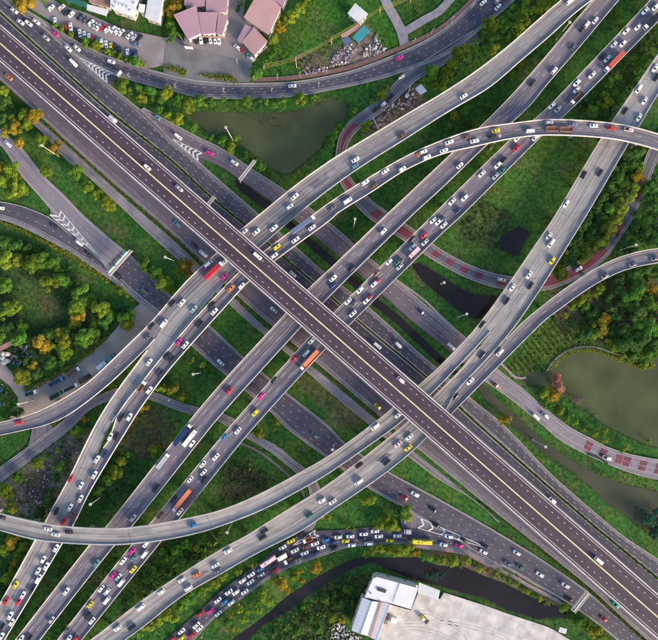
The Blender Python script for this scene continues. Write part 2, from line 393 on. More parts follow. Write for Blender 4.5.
for c,pts in ZONES:
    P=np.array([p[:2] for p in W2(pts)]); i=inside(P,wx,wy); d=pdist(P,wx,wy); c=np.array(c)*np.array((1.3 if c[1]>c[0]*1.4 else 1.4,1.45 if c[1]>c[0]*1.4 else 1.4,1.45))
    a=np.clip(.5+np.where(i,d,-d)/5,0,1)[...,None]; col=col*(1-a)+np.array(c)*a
k=(vnoise(GX,GY,30,8)-.5)[...,None]; col*=1+.6*k
y=np.clip(vnoise(GX,GY,11,9)*2-1.05,0,1)[...,None]*.45; col=col*(1-y)+np.array((.105,.140,.022))*y
b=np.clip(vnoise(GX,GY,8,12)*3-2.05,0,1)[...,None]*.55; col=col*(1-b)+np.array((.125,.095,.055))*b
wsd=np.full(GX.shape,1e9)
for _,_,_,_,P in wpolys:
    i=inside(P,GX,GY); d=pdist(P,GX,GY); wsd=np.minimum(wsd,np.where(i,-d,d))
bank=np.clip(1-np.abs(wsd-.3)/1.6,0,1)[...,None]*.55; col=col*(1-bank)+np.array((.040,.034,.022))*bank
hz=np.where(wsd<1.2,np.minimum(hz,.1+(wsd-1.2)*.6),hz); hz=np.maximum(hz,-2.2)
nv=gx.size; idx=np.arange(nv*nv).reshape(nv,nv)
q=np.stack([idx[:-1,:-1],idx[:-1,1:],idx[1:,1:],idx[1:,:-1]],-1).reshape(-1,4)
me=bpy.data.meshes.new('ground'); me.vertices.add(nv*nv); me.vertices.foreach_set('co',np.stack([GX,GY,hz],-1).ravel())
me.loops.add(q.size); me.loops.foreach_set('vertex_index',q.ravel()); me.polygons.add(len(q)); me.polygons.foreach_set('loop_start',np.arange(len(q))*4); me.polygons.foreach_set('loop_total',np.full(len(q),4))
me.update(calc_edges=True); me.validate()
ca=me.color_attributes.new('soil','FLOAT_COLOR','POINT'); ca.data.foreach_set('color',np.concatenate([col,np.ones(col.shape[:2]+(1,))],-1).ravel())
me.polygons.foreach_set('use_smooth',np.ones(len(q),bool))
m,n,l,p=mat('grass_and_soil'); at=n.new("ShaderNodeAttribute"); at.attribute_name='soil'
tc=n.new("ShaderNodeTexCoord")
def gn(sc,det,lo,hi):
    x=n.new("ShaderNodeTexNoise"); x.inputs['Scale'].default_value=sc; x.inputs['Detail'].default_value=det; l.new(tc.outputs['Object'],x.inputs['Vector'])
    r=n.new("ShaderNodeMapRange"); r.inputs[1].default_value=.3; r.inputs[2].default_value=.7; r.inputs[3].default_value=lo; r.inputs[4].default_value=hi; l.new(x.outputs[0],r.inputs[0]); return r.outputs[0],x.outputs[0]
o1,_=gn(.45,8,.55,1.5); o2,raw=gn(1.8,4,.75,1.3)
l.new(mixrgb(n,l,'MULTIPLY',1.0,mixrgb(n,l,'MULTIPLY',1.0,at.outputs['Color'],o1),o2),p.inputs['Base Color']); p.inputs['Roughness'].default_value=.9; p.inputs['Specular IOR Level'].default_value=.1
bp=n.new("ShaderNodeBump"); bp.inputs['Strength'].default_value=.7; bp.inputs['Distance'].default_value=.5; l.new(raw,bp.inputs['Height']); l.new(bp.outputs[0],p.inputs['Normal'])
me.materials.append(m); tag(link(bpy.data.objects.new('ground',me)),'uneven green grassland with bare soil between the roads','ground',kind='structure')
for k,nm,lb,ct,P in wpolys:
    mb=MB(); mb.face([(x,yy,-.55) for x,yy in (P[::-1] if sum(P[i][0]*P[(i+1)%len(P)][1]-P[(i+1)%len(P)][0]*P[i][1] for i in range(len(P)))<0 else P)])
    tag(mb.build(nm,M[k]),lb,ct,kind='structure')

# ------------------------------------------------------------------ ground roads
ground_road('C','road',"wide dark road between the green median and the car park trees",
 [(-60,-42),(0,15.5),(57.7,67.5),(110,114.5),(172,163),(212,200),(260,239),(300,273),(330,298),(360,324),(427,380.5),(477.6,427),(547,487.5),(598,531),(658,580),(720,632)],
 [(-45,-50),(-12,-16),(15,4),(43.5,22),(72,50),(94,72),(143.4,112),(160,128),(172,140),(194,157.5),(220,180.6),(255,210.7),(295,245.8),(323.7,271.7),(352,293),(384,320.5),(417,351),(437,368),(471.8,398.8),(503.5,424.7),(550,473),(584,503),(620,533.4),(658,559),(722,604)],
 .16,'asphalt',(.28,.50,.74),shoulder=(0,1.2),edge=(1,1))
ground_road('C1','road',"dark service carriageway squeezed between expressway and green median",
 [(-75,-60),(-12,14),(0,26),(160,164.6),(330,311.8),(495,453),(658,596),(705,637)],
 [(-62,-46),(0,9.5),(57.7,62.5),(110,109),(172,159),(212,196),(260,235),(300,269),(330,294),(358,319),(427,375.5),(477.6,420),(547,483),(598,527),(658,576),(722,630)],
 .12,'asphalt',(.45,),shoulder=(0,.0))
ground_road('D','road',"curved ring road sweeping below the pink roofed houses",
 [(-30,-38),(-2,-10),(15,3),(43.5,20),(72,38),(93.6,49.5),(110,57),(126.7,62),(150,69.4),(187,78.6),(220,82.3),(253.4,83),(295,81.5),(330,75.5),(355,69.5),(397,53.5),(440,31.5),(473,2.5),(500,-26)],
 [(-45,-46),(-14,-16),(10,6),(38,24),(60,44),(79,58.5),(97,68.5),(110,73.5),(143,84),(177,92.5),(200,98),(220,98.5),(262,98.5),(303.6,95),(330,90),(360,84),(393.5,75),(417,66.5),(440,58),(462,44),(490,21.5),(512,3),(538,-26)],
 .20,'asphalt',(.36,.62),shoulder=(1.4,1.6))
ground_road('C3','road',"branch road running beside the straight ditch under three flyovers",
 [(138,111),(158,129.5),(172,140.5),(194,155),(220,166),(240,179.5),(272,202),(330,248.5),(381.8,294),(412,321),(440,343.5),(452,353.5),(470,369),(485,381)],
 [(143.4,107.5),(177,125.5),(203.6,139.5),(220,147),(253.4,169.5),(288.6,192.5),(330,223),(375,262),(400,283),(440,317),(463.4,338),(480,353),(497.7,369)],
 .24,'asphalt_rust',(.36,.66),shoulder=(0,1.3),kerb=(0,1),edge=(0,1))
ground_road('R','road',"lakeside road marked with pairs of dark red squares",
 [(452,353.5),(470,369),(485,381),(513.6,401.5),(540,423),(560,440),(581.4,452),(615,467),(640,475.5),(658,479.5),(730,490)],
 [(463,338),(480,353),(497.7,369),(520,386.5),(547,409.5),(569.7,427),(591.5,438.5),(606.5,446.5),(628,453.5),(658,459.5),(735,470)],
 .28,'lakeside',(.52,),shoulder=(2.2,.8),kerbw=.5)
ground_road('L','road',"narrow loop road with dark red bands ducking under the flyovers",
 [(474,30),(437,52.5),(400,77.5),(385,94),(368.5,107),(351.7,119),(340,134),(336.5,149),(335,165),(341,185),(354,203),(370,219),(402,239.5),(430,258),(440,264),(466.8,278),(495,287.5),(520,291),(549,289.5),(571,281.5),(590,271),(606.5,257),(619,239.5),(631,222),(638,208),(646,190),(652.5,172),(661,154),(672,140),(698,121)],
 [(482,41),(441,66.5),(417,80),(397,98.7),(383.5,110.5),(367,122.5),(353,135),(346,149),(344,163),(351,178),(364,193),(379,206),(410,226.5),(436,246),(446,252.5),(468,264),(495,273.5),(520,277),(545,274.5),(565,268),(582,258.5),(596,246),(609,230),(620,213),(628,199),(635,184),(642,167),(648.5,150),(660,130),(688,110)],
 .10,'slate',(),shoulder=(1.0,1.0))
ground_road('W','road',"broad four lane slip road merging towards the steel gantry",
 [(-40,94),(0,128.7),(21.7,148),(45,177),(63.5,194.5),(82,214),(110,238.5),(135,259.5),(172,296.5),(210,326),(243.4,357),(262,372),(287,393),(328.7,426),(345,443),(388.5,471.5),(440,499.5),(502,535),(550,565),(590,593.5),(648,645),(700,690)],
 [(-45,110),(0,144.6),(20,174),(40,197),(52,211),(80,240),(98,256),(112,276),(135,296),(157,313),(192,346),(217,368),(251.8,396),(271.8,413),(287,428.5),(325,456.5),(367,487),(393,502),(421,519),(455,538),(490,560),(512,571),(533,583.5),(550,592.5),(571,605),(603,628),(650,668)],
 .16,'asphalt',(.26,.5,.74),shoulder=(.4,1.2))
ground_road('W1','road',"paler worn upper stretch of the broad slip road beside the tree clump",
 [(-40,94.4),(0,129.1),(21.3,148.4),(44.6,177.4),(63,195),(81.5,214.5),(109,239),(122,250)],
 [(-45,109.6),(0,144.2),(20.4,173.6),(40.4,196.6),(52.4,210.6),(80.4,239.6),(98.4,255.6),(106,266)],
 .20,'lakeside',(.5,),kerb=(1,1),edge=(1,1))
ground_road('W2','road',"curved road joining from beside the yellow hedge under the sign gantry",
 [(-50,196),(0,201.5),(21.7,206),(40,213),(52,219),(80,243),(98,257.5),(120,278),(145,300),(170,322)],
 [(-50,214),(0,219.5),(25,228.5),(55,244),(80,259.5),(103.7,275),(125,291),(141,304),(157,316),(166,326)],
 .22,'asphalt',(.45,),shoulder=(.3,2.0),edge=(0,1))
ground_road('S1','road',"dark frontage carriageway along the underside of the expressway",
 [(-80,-8.5),(0,60),(113.7,161),(230,263),(325,346),(480,482),(653,634),(705,679)],
 [(-60,28),(0,79.5),(30,106.5),(62,136.5),(110,180),(148.5,213.5),(177,238.5),(203.6,263.5),(238.4,296),(262,317.5),(300,349),(330,374),(380,416.5),(415,446),(440,466.5),(482,501),(523.6,534.5),(548,553.5),(590,587.5),(631.6,626),(690,676)],
 .14,'asphalt_rust',(.62,),dash=(1.2,6,.25),shoulder=(0,1.6))
ground_road('S2','service_track',"stained concrete service track beside the frontage road",
 [(30,112),(45,125.5),(64,142.5),(110,184.5),(146,216.5),(175,241.5),(200,265.5),(235,299),(258,321),(295,352.5),(328,379),(378,421),(412,450),(440,472),(480,505),(500,522)],
 [(24,119),(38,128),(62,155.5),(85,174),(107,194),(125,210.7),(155,239),(180,261),(215,291),(248.4,321.5),(285,352),(330,392),(363.4,420),(408.6,456.5),(440,480),(471.8,498.5),(488.5,512),(498,522)],
 .08,'track',(),kerb=(0,1),edge=(0,0),cat='track')
ground_road('K','road',"winding grey lane curling under the two straight flyovers",
 [(-40,505),(0,467.5),(21.7,451.4),(53.5,428),(83.6,404.6),(100,395),(118,388),(135,386.5),(155,392.5),(182,403),(200,408),(230,416.5),(258.4,436),(277,446),(293.6,460),(308,471),(318,484),(322,500),(318,518),(312,530)],
 [(-32,514),(0,483),(21.7,466.5),(50,444.7),(72,428),(87,411.5),(101,403.5),(118,397.5),(133,396),(150,399.5),(177,410),(194,415),(222,423),(247.6,438.5),(270,451.5),(292,469.5),(303,479),(308.6,488),(310,502),(304,522),(296,538)],
 .10,'asphalt_light',(.5,),dash=(1.5,8,.2),shoulder=(.5,.5))
ground_road('M','road',"jammed slip road crowded with slow cars above the dark canal",
 [(130,672),(165,640.5),(200,610.5),(220,592),(245,573.5),(262,560.5),(277,548),(294,538),(312,531.5),(343.4,530),(375,527),(402,528),(421,528.5),(455,534),(480,545.5),(498,556)],
 [(162,672),(193.6,640.5),(213.6,618.5),(241.7,598),(270,578),(295,565),(320,556.5),(346.7,547.5),(380,544.5),(405,543.5),(430,545.5),(440,547),(465,551.4),(490,563),(503,569)],
 .20,'asphalt',(.36,.66),shoulder=(0,.3),edge=(0,1),kerb=(0,1))
flat_sheet('paved_gore',"bare concrete wedge where ring road and loop road part",[(398,77),(412,66),(440,52),(472,30),(478,34),(443,59),(418,76),(402,86)],.08,'shoulder','paving')
flat_sheet('paved_gore',"bare concrete wedge behind the white chevrons of the jammed road",[(398,508),(421,518),(470,541),(490,549),(470,541),(440,533),(421,528),(402,528)],.12,'asphalt_light','paving')
flat_sheet('paved_gore',"paved wedge under the chevrons where the ring road leaves",[(70,50),(78,54),(113,72),(118,77),(110,85.5),(95,74)],.10,'asphalt','paving')
flat_sheet('paved_gore',"paved wedge under the chevrons before the triangular lawn",[(166,132),(172,137),(200,151),(204,158),(203,167),(190,156)],.09,'asphalt','paving')
flat_sheet('paved_gore',"paved wedge under the chevrons of the left hand fork",[(99,258),(82,243),(52,218),(50,210),(60,209),(84,240)],.10,'asphalt_light','paving')
flat_sheet('link_road',"short worn link between winding lane and dirt yard",[(32,428),(50,424),(53,428),(36,446),(26,452),(30,440)],.06,'asphalt_light','road')
flat_sheet('service_road',"dusty grey brown truck yard road under the curved flyover",[(141,303),(158,316),(150,330),(132,345),(110,366),(86,386),(58,405),(30,419),(8,420),(16,408),(18,398),(10,386),(-6,374),(-40,366),(-40,352),(-2,358),(8,368),(27,389),(45,381),(75,364.5),(106,340),(120,324),(132,310)],.10,'dirtroad','road')
flat_sheet('parking_lot',"pale concrete car park with two rows of parked cars",[(28,-14),(64,6),(87,13),(120,28),(166,38),(163,65),(148,68),(120,59),(100,50),(80,41),(60,27),(38,13),(20,2)],.10,'lot','car park')
flat_sheet('plaza',"scuffed grey asphalt forecourt beside the pink roofed houses",[(166,38),(172,34),(177,38),(188,45),(196,48),(214,53),(222,55),(240,60),(252,64),(250,82),(220,82),(187,79),(163,73)],.07,'plaza','forecourt')
flat_sheet('plaza',"cracked pale forecourt between the pink roofed houses",[(184,45),(186,8),(180,-20),(248,-20),(243,18),(256,28),(252,50),(256,60),(250,64),(214,54.5)],.05,'lot','forecourt')
def strip_road(name,label,pts,w,z,matname,cat):
    P=np.array(pts,float); t=np.gradient(P,axis=0); t/=np.linalg.norm(t,axis=1)[:,None]; nn=np.c_[-t[:,1],t[:,0]]
    rb=Ribbon((P-nn*w/2).tolist(),(P+nn*w/2).tolist(),z,3.0); GROUND_POLYS.append((rb.poly(),z))
    mb=MB(); uvL=[(0,d) for d in rb.s]; uvR=[(4,d) for d in rb.s]
    a=[rb.L,rb.R] 
    # make sure the top faces up
    v=np.cross(rb.R[1]-rb.L[1],rb.L[2]-rb.L[1]); 
    if v[2]<0: a=a[::-1]
    dn=np.array([0,0,-.5]); loft(mb,[a[0]+dn,a[0],a[1],a[1]+dn],0)
    return tag(mb.build(name,M[matname]),label,cat,kind='structure'), rb
strip_road('gravel_path',"stony blue grey track leading down to the ring road",[(381,-12),(388,6),(396,20),(402,33),(405,47)],9.5,.05,'gravelpath','track')
strip_road('gravel_path',"stony blue grey track forking off between rough grass",[(400,34),(412,27),(426,18.5),(438,12),(447,3),(458,-10)],7.5,.06,'gravelpath','track')
strip_road('pavement',"red brown brick pavement along the outer edge of the ring road",[(255,79.5),(280,78.5),(300,76.5),(330,71.5),(352,66.5),(395,50),(420,39),(440,28.5),(460,12),(472,0),(490,-20)],4.2,.12,'brick_pave','pavement')
strip_road('pavement',"pinkish pavement between the slip road and canal bank",[(405,545.5),(430,548),(450,550.5),(466,554),(490,565.5),(512,576),(533,588),(550,596.5),(566,607)],3.6,.10,'pavement','pavement')
strip_road('pavement',"pink brown pavement along the car park hedge",[(34,17),(46,24),(60,34),(72,41.5),(94,51.5),(110,58.5),(127,63.5),(147,67.5)],2.6,.13,'pavement','pavement')
strip_road('footpath',"narrow lakeside footpath curving below the dense trees",[(547,371),(553,362),(560,355.5),(570,350),(582,347),(596,347.5),(612,353),(625,357),(638,362)],1.5,.06,'dirtroad','footpath')
strip_road('footpath',"dirt track running between loop road and dark pool",[(378,268),(395,279),(424,300),(446,321),(470,342)],2.0,.05,'dirtroad','footpath')
strip_road('footpath',"short concrete culvert path near the lake inlet",[(498,361),(507,369),(514,376.5),(522,378.5),(526,377.5)],2.4,.08,'pavement','footpath')
strip_road('drain',"thin black open drain curving beside the winding lane",[(240,443),(252,448),(263.5,454.8),(278.5,466.5),(290,477),(300,488),(304.5,499),(305,506)],2.4,.04,'joint','drain')
# green median with low kerbs
P=np.array([(-60,-43.5),(0,12.5),(57.7,65),(110,111.8),(172,161),(212,198),(260,237),(300,271),(330,296),(359,321.5),(427,378),(477.6,424),(547,485.5),(598,529.5),(658,578.5),(722,632)],float)
t_=np.gradient(P,axis=0); t_/=np.linalg.norm(t_,axis=1)[:,None]; nn=np.c_[-t_[:,1],t_[:,0]]
med=Ribbon((P+nn*1.5).tolist(),(P-nn*1.5).tolist(),.30)
mb=MB(); loft(mb,[med.L,med.R] if np.cross(med.R[1]-med.L[1],med.L[2]-med.L[1])[2]>0 else [med.R,med.L]); M['verge']=simple('verge_soil',(.030,.050,.016),.9,0,.4,.5)
medo=tag(mb.build('median_strip',M['verge']),"narrow planted median strip beside the expressway",'median',kind='structure')
km=MB(); rail(km,med.L,.4,.55,base=-.8); rail(km,med.R,.4,.55,base=-.8); km.build('kerb',M['parapet'],medo)
# verge between frontage road and service track
P=np.array([(-60,30),(0,81.5),(30,108),(62,138.5),(110,182),(148.5,215),(177,240),(203.6,265.5),(238.4,298),(262,319.5),(300,351),(330,376),(380,418.5),(415,448),(440,469),(482,504),(523.6,536),(548,556),(590,590.5),(631.6,629),(690,678)],float)
t_=np.gradient(P,axis=0); t_/=np.linalg.norm(t_,axis=1)[:,None]; nn=np.c_[-t_[:,1],t_[:,0]]
verge=Ribbon((P+nn*1.0).tolist(),(P-nn*1.0).tolist(),.12)
def chevrons(parent, apex, el, er, fr, z, w=.9, inward=True):
    """V shaped stripes between two sides of a gore that start at apex"""
    mb=MB(); A=np.array(W(*apex,z)[:2]); B=np.array(W(*el,z)[:2]); C=np.array(W(*er,z)[:2])
    strip(mb,np.array([[*A,z],[*((A+B)/2),z],[*B,z]]),.4,.04); strip(mb,np.array([[*A,z],[*((A+C)/2),z],[*C,z]]),.4,.04)
    for f in fr:
        p=A+(B-A)*f; r=A+(C-A)*f; mid=(p+r)/2; d=(mid-A)/np.linalg.norm(mid-A); wd=np.linalg.norm(p-r)
        v=mid-d*min(wd*.45,4.0)
        strip(mb,np.array([[*p,z],[*((p+v)/2),z],[*v,z]]),w,.05); strip(mb,np.array([[*v,z],[*((r+v)/2),z],[*r,z]]),w,.054)
    mb.build('chevron_marking',M['white'],parent)
R_=lambda k:[o for o in scene.objects if o.get('label') and o.type=='MESH' and o['label'].startswith(k)][0]
chevrons(R_('curved ring road'),(78,57),(107,82.5),(113,73),(.40,.52,.64,.76,.88,1.0),.24,1.0)
chevrons(R_('branch road'),(172,138.5),(198,160.5),(202,153),(.38,.53,.68,.84,1.0),.28,1.0)
chevrons(R_('curved road joining'),(99,256.5),(50,215),(61,211),(.30,.42,.54,.66,.78,.9,1.0),.26,1.0)
chevrons(R_('jammed slip'),(490,549),(421,518.5),(418,528),(.45,.68,.86,1.0),.28,1.0)
chevrons(R_('winding grey'),(292,546),(315,530),(319,536),(.55,.8,1.0),.26,.7)
# red paint on the loop road and squares on the lakeside road
lo=R_('narrow loop road'); rb=RB['L']
def band(parent, rb, p0, p1, name, m, f0=.16, f1=.84, dz=.03):
    i0,_=rb.nearest(*p0); i1,_=rb.nearest(*p1)
    a,b=sorted((rb.s[i0],rb.s[i1])); k=max(2,int((b-a)/4)+2); ds=np.linspace(a,b,k)
    mb=MB(); A=[rb.at(d,f0)+np.array([0,0,dz]) for d in ds]; B=[rb.at(d,f1)+np.array([0,0,dz]) for d in ds]
    uv=[[(0,d) for d in ds],[(6,d) for d in ds]]
    v=np.cross(np.array(B[0])-A[0],np.array(A[1])-A[0])
    if v[2]<0: A,B=B,A
    loft(mb,[A,B],0,uv); mb.build(name,M[m],parent)
for p0,p1 in [((358,128),(341,158)),((343,172),(351,184)),((372,208),(384,216)),((398,229),(410,236)),((434,247),(444,252)),((451,256),(458,259.5)),((465,263),(472,266)),((480,269),(488,271.5)),((497,274),(505,276)),((512,277.5),(545,274)),((547,273.5),(596,236)),((602,228),(612,212)),((624,196),(634,172))]:
    band(lo,rb,p0,p1,'red_band','red')
ro=R_('lakeside road'); rb=RB['R']
for a,b in [((588.5,441.5),(585.5,447)),((601.5,449),(599.5,454)),((616,454.8),(614,460.3)),((630.8,459.5),(629.4,465.2)),((645.8,463.6),(644.7,469.3)),((661,466),(660,472))]:
    i,_=rb.nearest(*((np.array(a)+np.array(b))/2)); d=rb.s[i]
    for f0,f1 in ((.27,.51),(.55,.80)):
        ds=(d-2.2,d+2.2); mb=MB(); mb.face([rb.at(ds[0],f1)+np.array([0,0,.04]),rb.at(ds[1],f1)+np.array([0,0,.04]),rb.at(ds[1],f0)+np.array([0,0,.04]),rb.at(ds[0],f0)+np.array([0,0,.04])]); mb.build('red_square',M['red'],ro)
# ------------------------------------------------------------------ flyovers
def flyover(key, label, L, R, z, matname, lanes, parapets=((0,None),(0,None)), depth=1.9, dash=(4.0,12.0,.34), edges=(1,1), joint=48, pier_every=34, cat='flyover', paint='worn_white', pw=.5, edge_in=1.1, pmat='parapet'):
    """parapets: for each side the photograph x-range (lo, hi) where the wall stands"""
    rb=Ribbon(L,R,z,5.0); RB[key]=rb
    g=empty('flyover' if cat=='flyover' else 'expressway_viaduct',(rb.C[rb.n//2][0],rb.C[rb.n//2][1],0)); tag(g,label,cat)
    inv=-np.array([rb.C[rb.n//2][0],rb.C[rb.n//2][1],0])
    class PB(MB):
        def build(s,name,mats,parent=None):
            s.v=[(p[0]+inv[0],p[1]+inv[1],p[2]) for p in s.v]; return MB.build(s,name,mats,parent)
    mb=PB()
    L_,R_2=rb.L,rb.R; a=np.array([0,0,-.75]); b=np.array([0,0,-depth])
    li=rb.off(0,.9)+a; ri=rb.off(1,.9)+a; l2=rb.off(0,2.6)+b; r2=rb.off(1,2.6)+b
    uvL=[(0,d) for d in rb.s]; uvR=[(rb.wid[i],rb.s[i]) for i in range(rb.n)]
    lines=[L_,R_2,R_2+a*.6,ri,r2,l2,li,L_+a*.6]
    if rb.sgn<0: lines=[R_2,L_,L_+a*.6,li,l2,r2,ri,R_2+a*.6]; u0,u1=uvR,uvL
    else: u0,u1=uvL,uvR
    uv=[u0,u1]+[[(0,d) for d in rb.s]]*6
    loft(mb,lines,0,uv,closed=True,mats=[0]+[1]*7)
    for k in (0,-1): mb.face([x[k] for x in lines],1)
    mb.build('deck',[M[matname],M['fascia']],g)
    px=rb.C[:,0]*H/(S*(H-rb.z))+CX
    for sd in (0,1):
        pr=parapets[sd]
        if pr is None: continue
        lo,hi=pr; sel=[i for i in range(rb.n) if (lo is None or lo==0 or px[i]>=lo) and (hi is None or px[i]<=hi)]
        if len(sel)<3: continue
        pm=PB(); P=rb.off(sd,pw/2-.02); rail(pm,P,pw,.95,i0=sel[0],i1=sel[-1]+1); pm.build('parapet',M[pmat],g)
    for sd in (0,1):
        if edges[sd]: lm=PB(); strip(lm,rb.off(sd,edge_in+pw),.26,.03); lm.build('edge_line',M[paint],g)
    lm=PB()
    for fr in lanes: dashes(lm,rb,fr,dash[0],dash[1],dash[2],.03)
    tag(lm.build('lane_marking',M[paint],g),kind='stuff')
    d=joint*.6; jm=[]
    while joint and d<rb.s[-1]-4:
        P=[]; c=rb.at(d,.5)
        if abs(c[0])<240 and abs(c[1])<235:
            q=[rb.at(d-.15,.03),rb.at(d+.15,.03),rb.at(d+.15,.97),rb.at(d-.15,.97)]
            j=PB(); j.face([p+np.array([0,0,.018]) for p in q]); j.build('expansion_joint',M['joint'],g)
        d+=joint
    FLY.append((key,rb,g,inv,depth,pier_every,matname))
    return g
def ll(x0,x1,k,c): return [(x0,c+k*x0),(x1,c+k*x1)]
E=flyover('E',"straight purple brown top level expressway with yellow central barrier",
 [(-90,-54),(0,24),(200,197.2),(329,308.9),(495,452.7),(658,594),(740,665)],[(-112,-37),(0,61.5)][:1]+[(-22,42.2),(178,217.8),(306,330.2),(471,475),(633,617.3),(714,688.5)],22.0,'purple',(.228,.755),depth=2.4,dash=(1.15,4.75,.28),edge_in=1.0,pw=.75,joint=0,cat='expressway',paint='white',pier_every=40)
# central barrier of the expressway
rb=RB['E']; inv=FLY[-1][3]
mb=MB(); P=np.array([rb.at(d,.515) for d in rb.s])+inv; rail(mb,P,.8,.9); mb.build('central_barrier',M['yellow_lit'],E)
flyover('F1',"wide pale concrete flyover climbing from the tree belt to the expressway",
 [(626,-46),(590,-20),(561,0),(533.6,23.4),(507,46.8),(473.4,72.7),(440,94.5),(418.6,107),(385,127),(351.7,147),(330,160.5),(297,184),(260,214),(240,230.5),(222,247)],
 [(650,-34),(612,-14),(587,4),(573,15),(550,36),(523.6,58.5),(490,87),(456.7,107),(440,117),(403.6,140.4),(363.4,165.5),(330,189),(298.6,214),(260,247.5),(240,265)],
 {240:10,330:12,600:12},'deck',(.38,.67))
flyover('F1a',"dark two lane flyover curving away over the truck yard",
 [(240,230.5),(215.4,254),(185,282.6),(152,321),(131.7,341),(110,362),(87,383),(58.5,401),(33.4,413),(0,422),(-50,430)],
 [(248,241),(222,265),(195,290),(168.5,318),(153.5,341),(131.7,363),(110,383.5),(83.6,404.6),(63.5,418),(43.5,426),(30,429),(0,435.5),(-50,444)],
 {-50:8,100:8,150:9,245:10},'deck_dark',(.5,),parapets=((0,None),(0,155)),edges=(1,1))
flyover('F1b',"pale two lane deck running down to the lower left beside the queue",
 [(247.4,240.4),(221.4,264.5),(194.4,289.5),(168,317.3),(153.5,340.8),(135,366),(110,400.5),(93.6,428),(70,476),(44.3,523),(35,540),(0,603),(-28,652)],
 [(262,247),(220,287.6),(193,318),(167,350),(144.5,379),(120,411),(107,431),(104.6,436),(98.8,451),(80,489),(61,525),(52,541),(17,604),(-11,656)],
 {-30:7.985,100:7.985,150:8.985,245:9.985},'deck_pale',(.48,),parapets=((0,158),(102,250)),edges=(1,1))
flyover('F2',"curved flyover sweeping over the straight roads and down to the left",
 [(720,160),(690,146),(658,134),(623,125),(590,121),(548,119.5),(513.6,123),(476.8,128.7),(440,141),(407,155.5),(363.4,180.6),(330,202),(313.6,214),(263.5,251.6),(240,271),(220,291.5),(194,319),(167.6,350),(144.2,379),(119.6,411),(112,431),(110,438),(101.2,450.5),(79.5,488.5),(60.5,524.5),(51.5,540.5),(16.5,603.5),(-11.5,655.5)],
 [(712,176),(685,161),(658,150.5),(631.6,143),(603,138),(548,135.4),(513.6,138.5),(473.4,147),(440,155),(405,170.5),(371.8,192),(336.7,214),(330,220.5),(275,260.8),(248,282.6),(220,312.7),(190,346),(168.5,371),(143.4,404.6),(128.4,428),(110,458),(90,492),(73.6,525),(63.5,542),(33,593),(5,640),(-4,658)],
 {-30:7.97,100:7.97,130:8.6,190:10,260:11.5,330:13,440:15,720:15},'deck_dark',(.5,),parapets=((105,None),(0,None)))
flyover('G1',"straight three lane flyover nearer the truck yard side",
 [(640,-44),(593,0),(548,53.5),(500,107),(440,164),(387,214),(330,268.5),(308.6,288.4),(278.5,321),(220,384.5),(183.6,428),(110,521.6),(90,544),(15,640),(-10,672)],
 [(662,-48),(619,0),(581.4,45),(548,83.6),(528.6,107),(490,142),(440,190),(413.6,214),(330,296),(300,328),(220,416),(210,428),(131.7,526.7),(110,551),(40,640),(16,671)],
 8.0,'deck_mid',(.30,.57))
flyover('G2',"straight three lane flyover packed with queueing cars in its lower half",
 [(696,-50),(650,0),(548,107),(533.6,119.5),(510,139.6),(440,207.5),(433.7,214),(333.4,312.7),(308.6,337.7),(228.4,428),(220,438),(148.5,525),(131.7,544.7),(110,572),(57,640),(32,672)],
 [(722,-46),(690,-10),(658,21.7),(573,107.5),(542,136),(463.4,214),(440,235.5),(353.4,321),(325,349.4),(253.4,428),(220,468.5),(178.6,520),(162,540.5),(110,605),(82,640),(57,672)],
 8.0,'deck_mid',(.31,.60))
flyover('F4',"pale flyover splitting off in a long curve over the left hand roads",
 [(712,-24),(658,53.5),(621.6,107),(600,139.6),(555.5,214),(548,225.7),(481,321),(440,365.5),(418,385.4),(392,408),(366.8,428),(330,454.5),(292,476.5),(253.4,496.6),(220,510),(193.6,516.6),(160,523),(126.7,527.5),(110,528),(73.6,526.7),(41.8,522.5),(0,513),(-50,501)],
 [(728,-24),(674,53.5),(636,107),(614,140),(571,214),(535,266),(500,318),(491,331),(457,367.5),(430,395),(405,418.5),(393.5,428),(330,472.5),(300,490),(261.8,510),(220,526.2),(193.6,534),(160,540.5),(126.7,544),(110,544.7),(67,543),(33.4,539),(0,530),(-50,517)],
 {-50:15,220:15,300:13.5,430:10,520:9,600:8},'deck_pale',(.5,),parapets=((0,None),(0,490)))
flyover('F5',"three lane pale flyover descending past the traffic jam to the bottom edge",
 [(727.4,-24.5),(673.4,53),(635.4,106.5),(613.4,139.6),(570.4,213.6),(534.4,265.6),(499.6,317.4),(491.6,331.5),(463,366.5),(433,397),(412,417),(400,428),(330,482.5),(278.5,515),(248.4,534),(220,549.5),(177,576.5),(140,601.6),(110,625),(90,640),(58,664)],
 [(748,-24),(692,40),(650,107),(640,125),(628,144),(587,214),(547,278.5),(518.6,321),(501,343),(478,368),(456,392),(446,410),(427,437),(388.5,470.5),(330,511),(302,530),(260,551.4),(220,574),(183.6,595),(143.4,626.6),(125,640),(92,668)],
 {58:8,300:8.5,430:9.985,520:8.985,600:7.985},'deck_pale',(.36,.66),parapets=((0,490),(0,None)))
flyover('B2',"curved flyover arriving from the right above the lakeside trees",
 [(730,242),(690,244),(658,248),(631.6,253),(603,264),(573,282.6),(548,301),(523.6,321),(501.5,343.5),(479,368),(456.5,392.5),(447,408),(441,416)],
 [(730,257),(690,259),(658,263),(623,271),(590,287.6),(548,317.7),(543.7,321),(495,369.5),(468,397),(451.7,413.8),(443,424)],
 {430:10,520:9,730:9},'deck_dark',(.5,),parapets=((503,None),(0,None)))
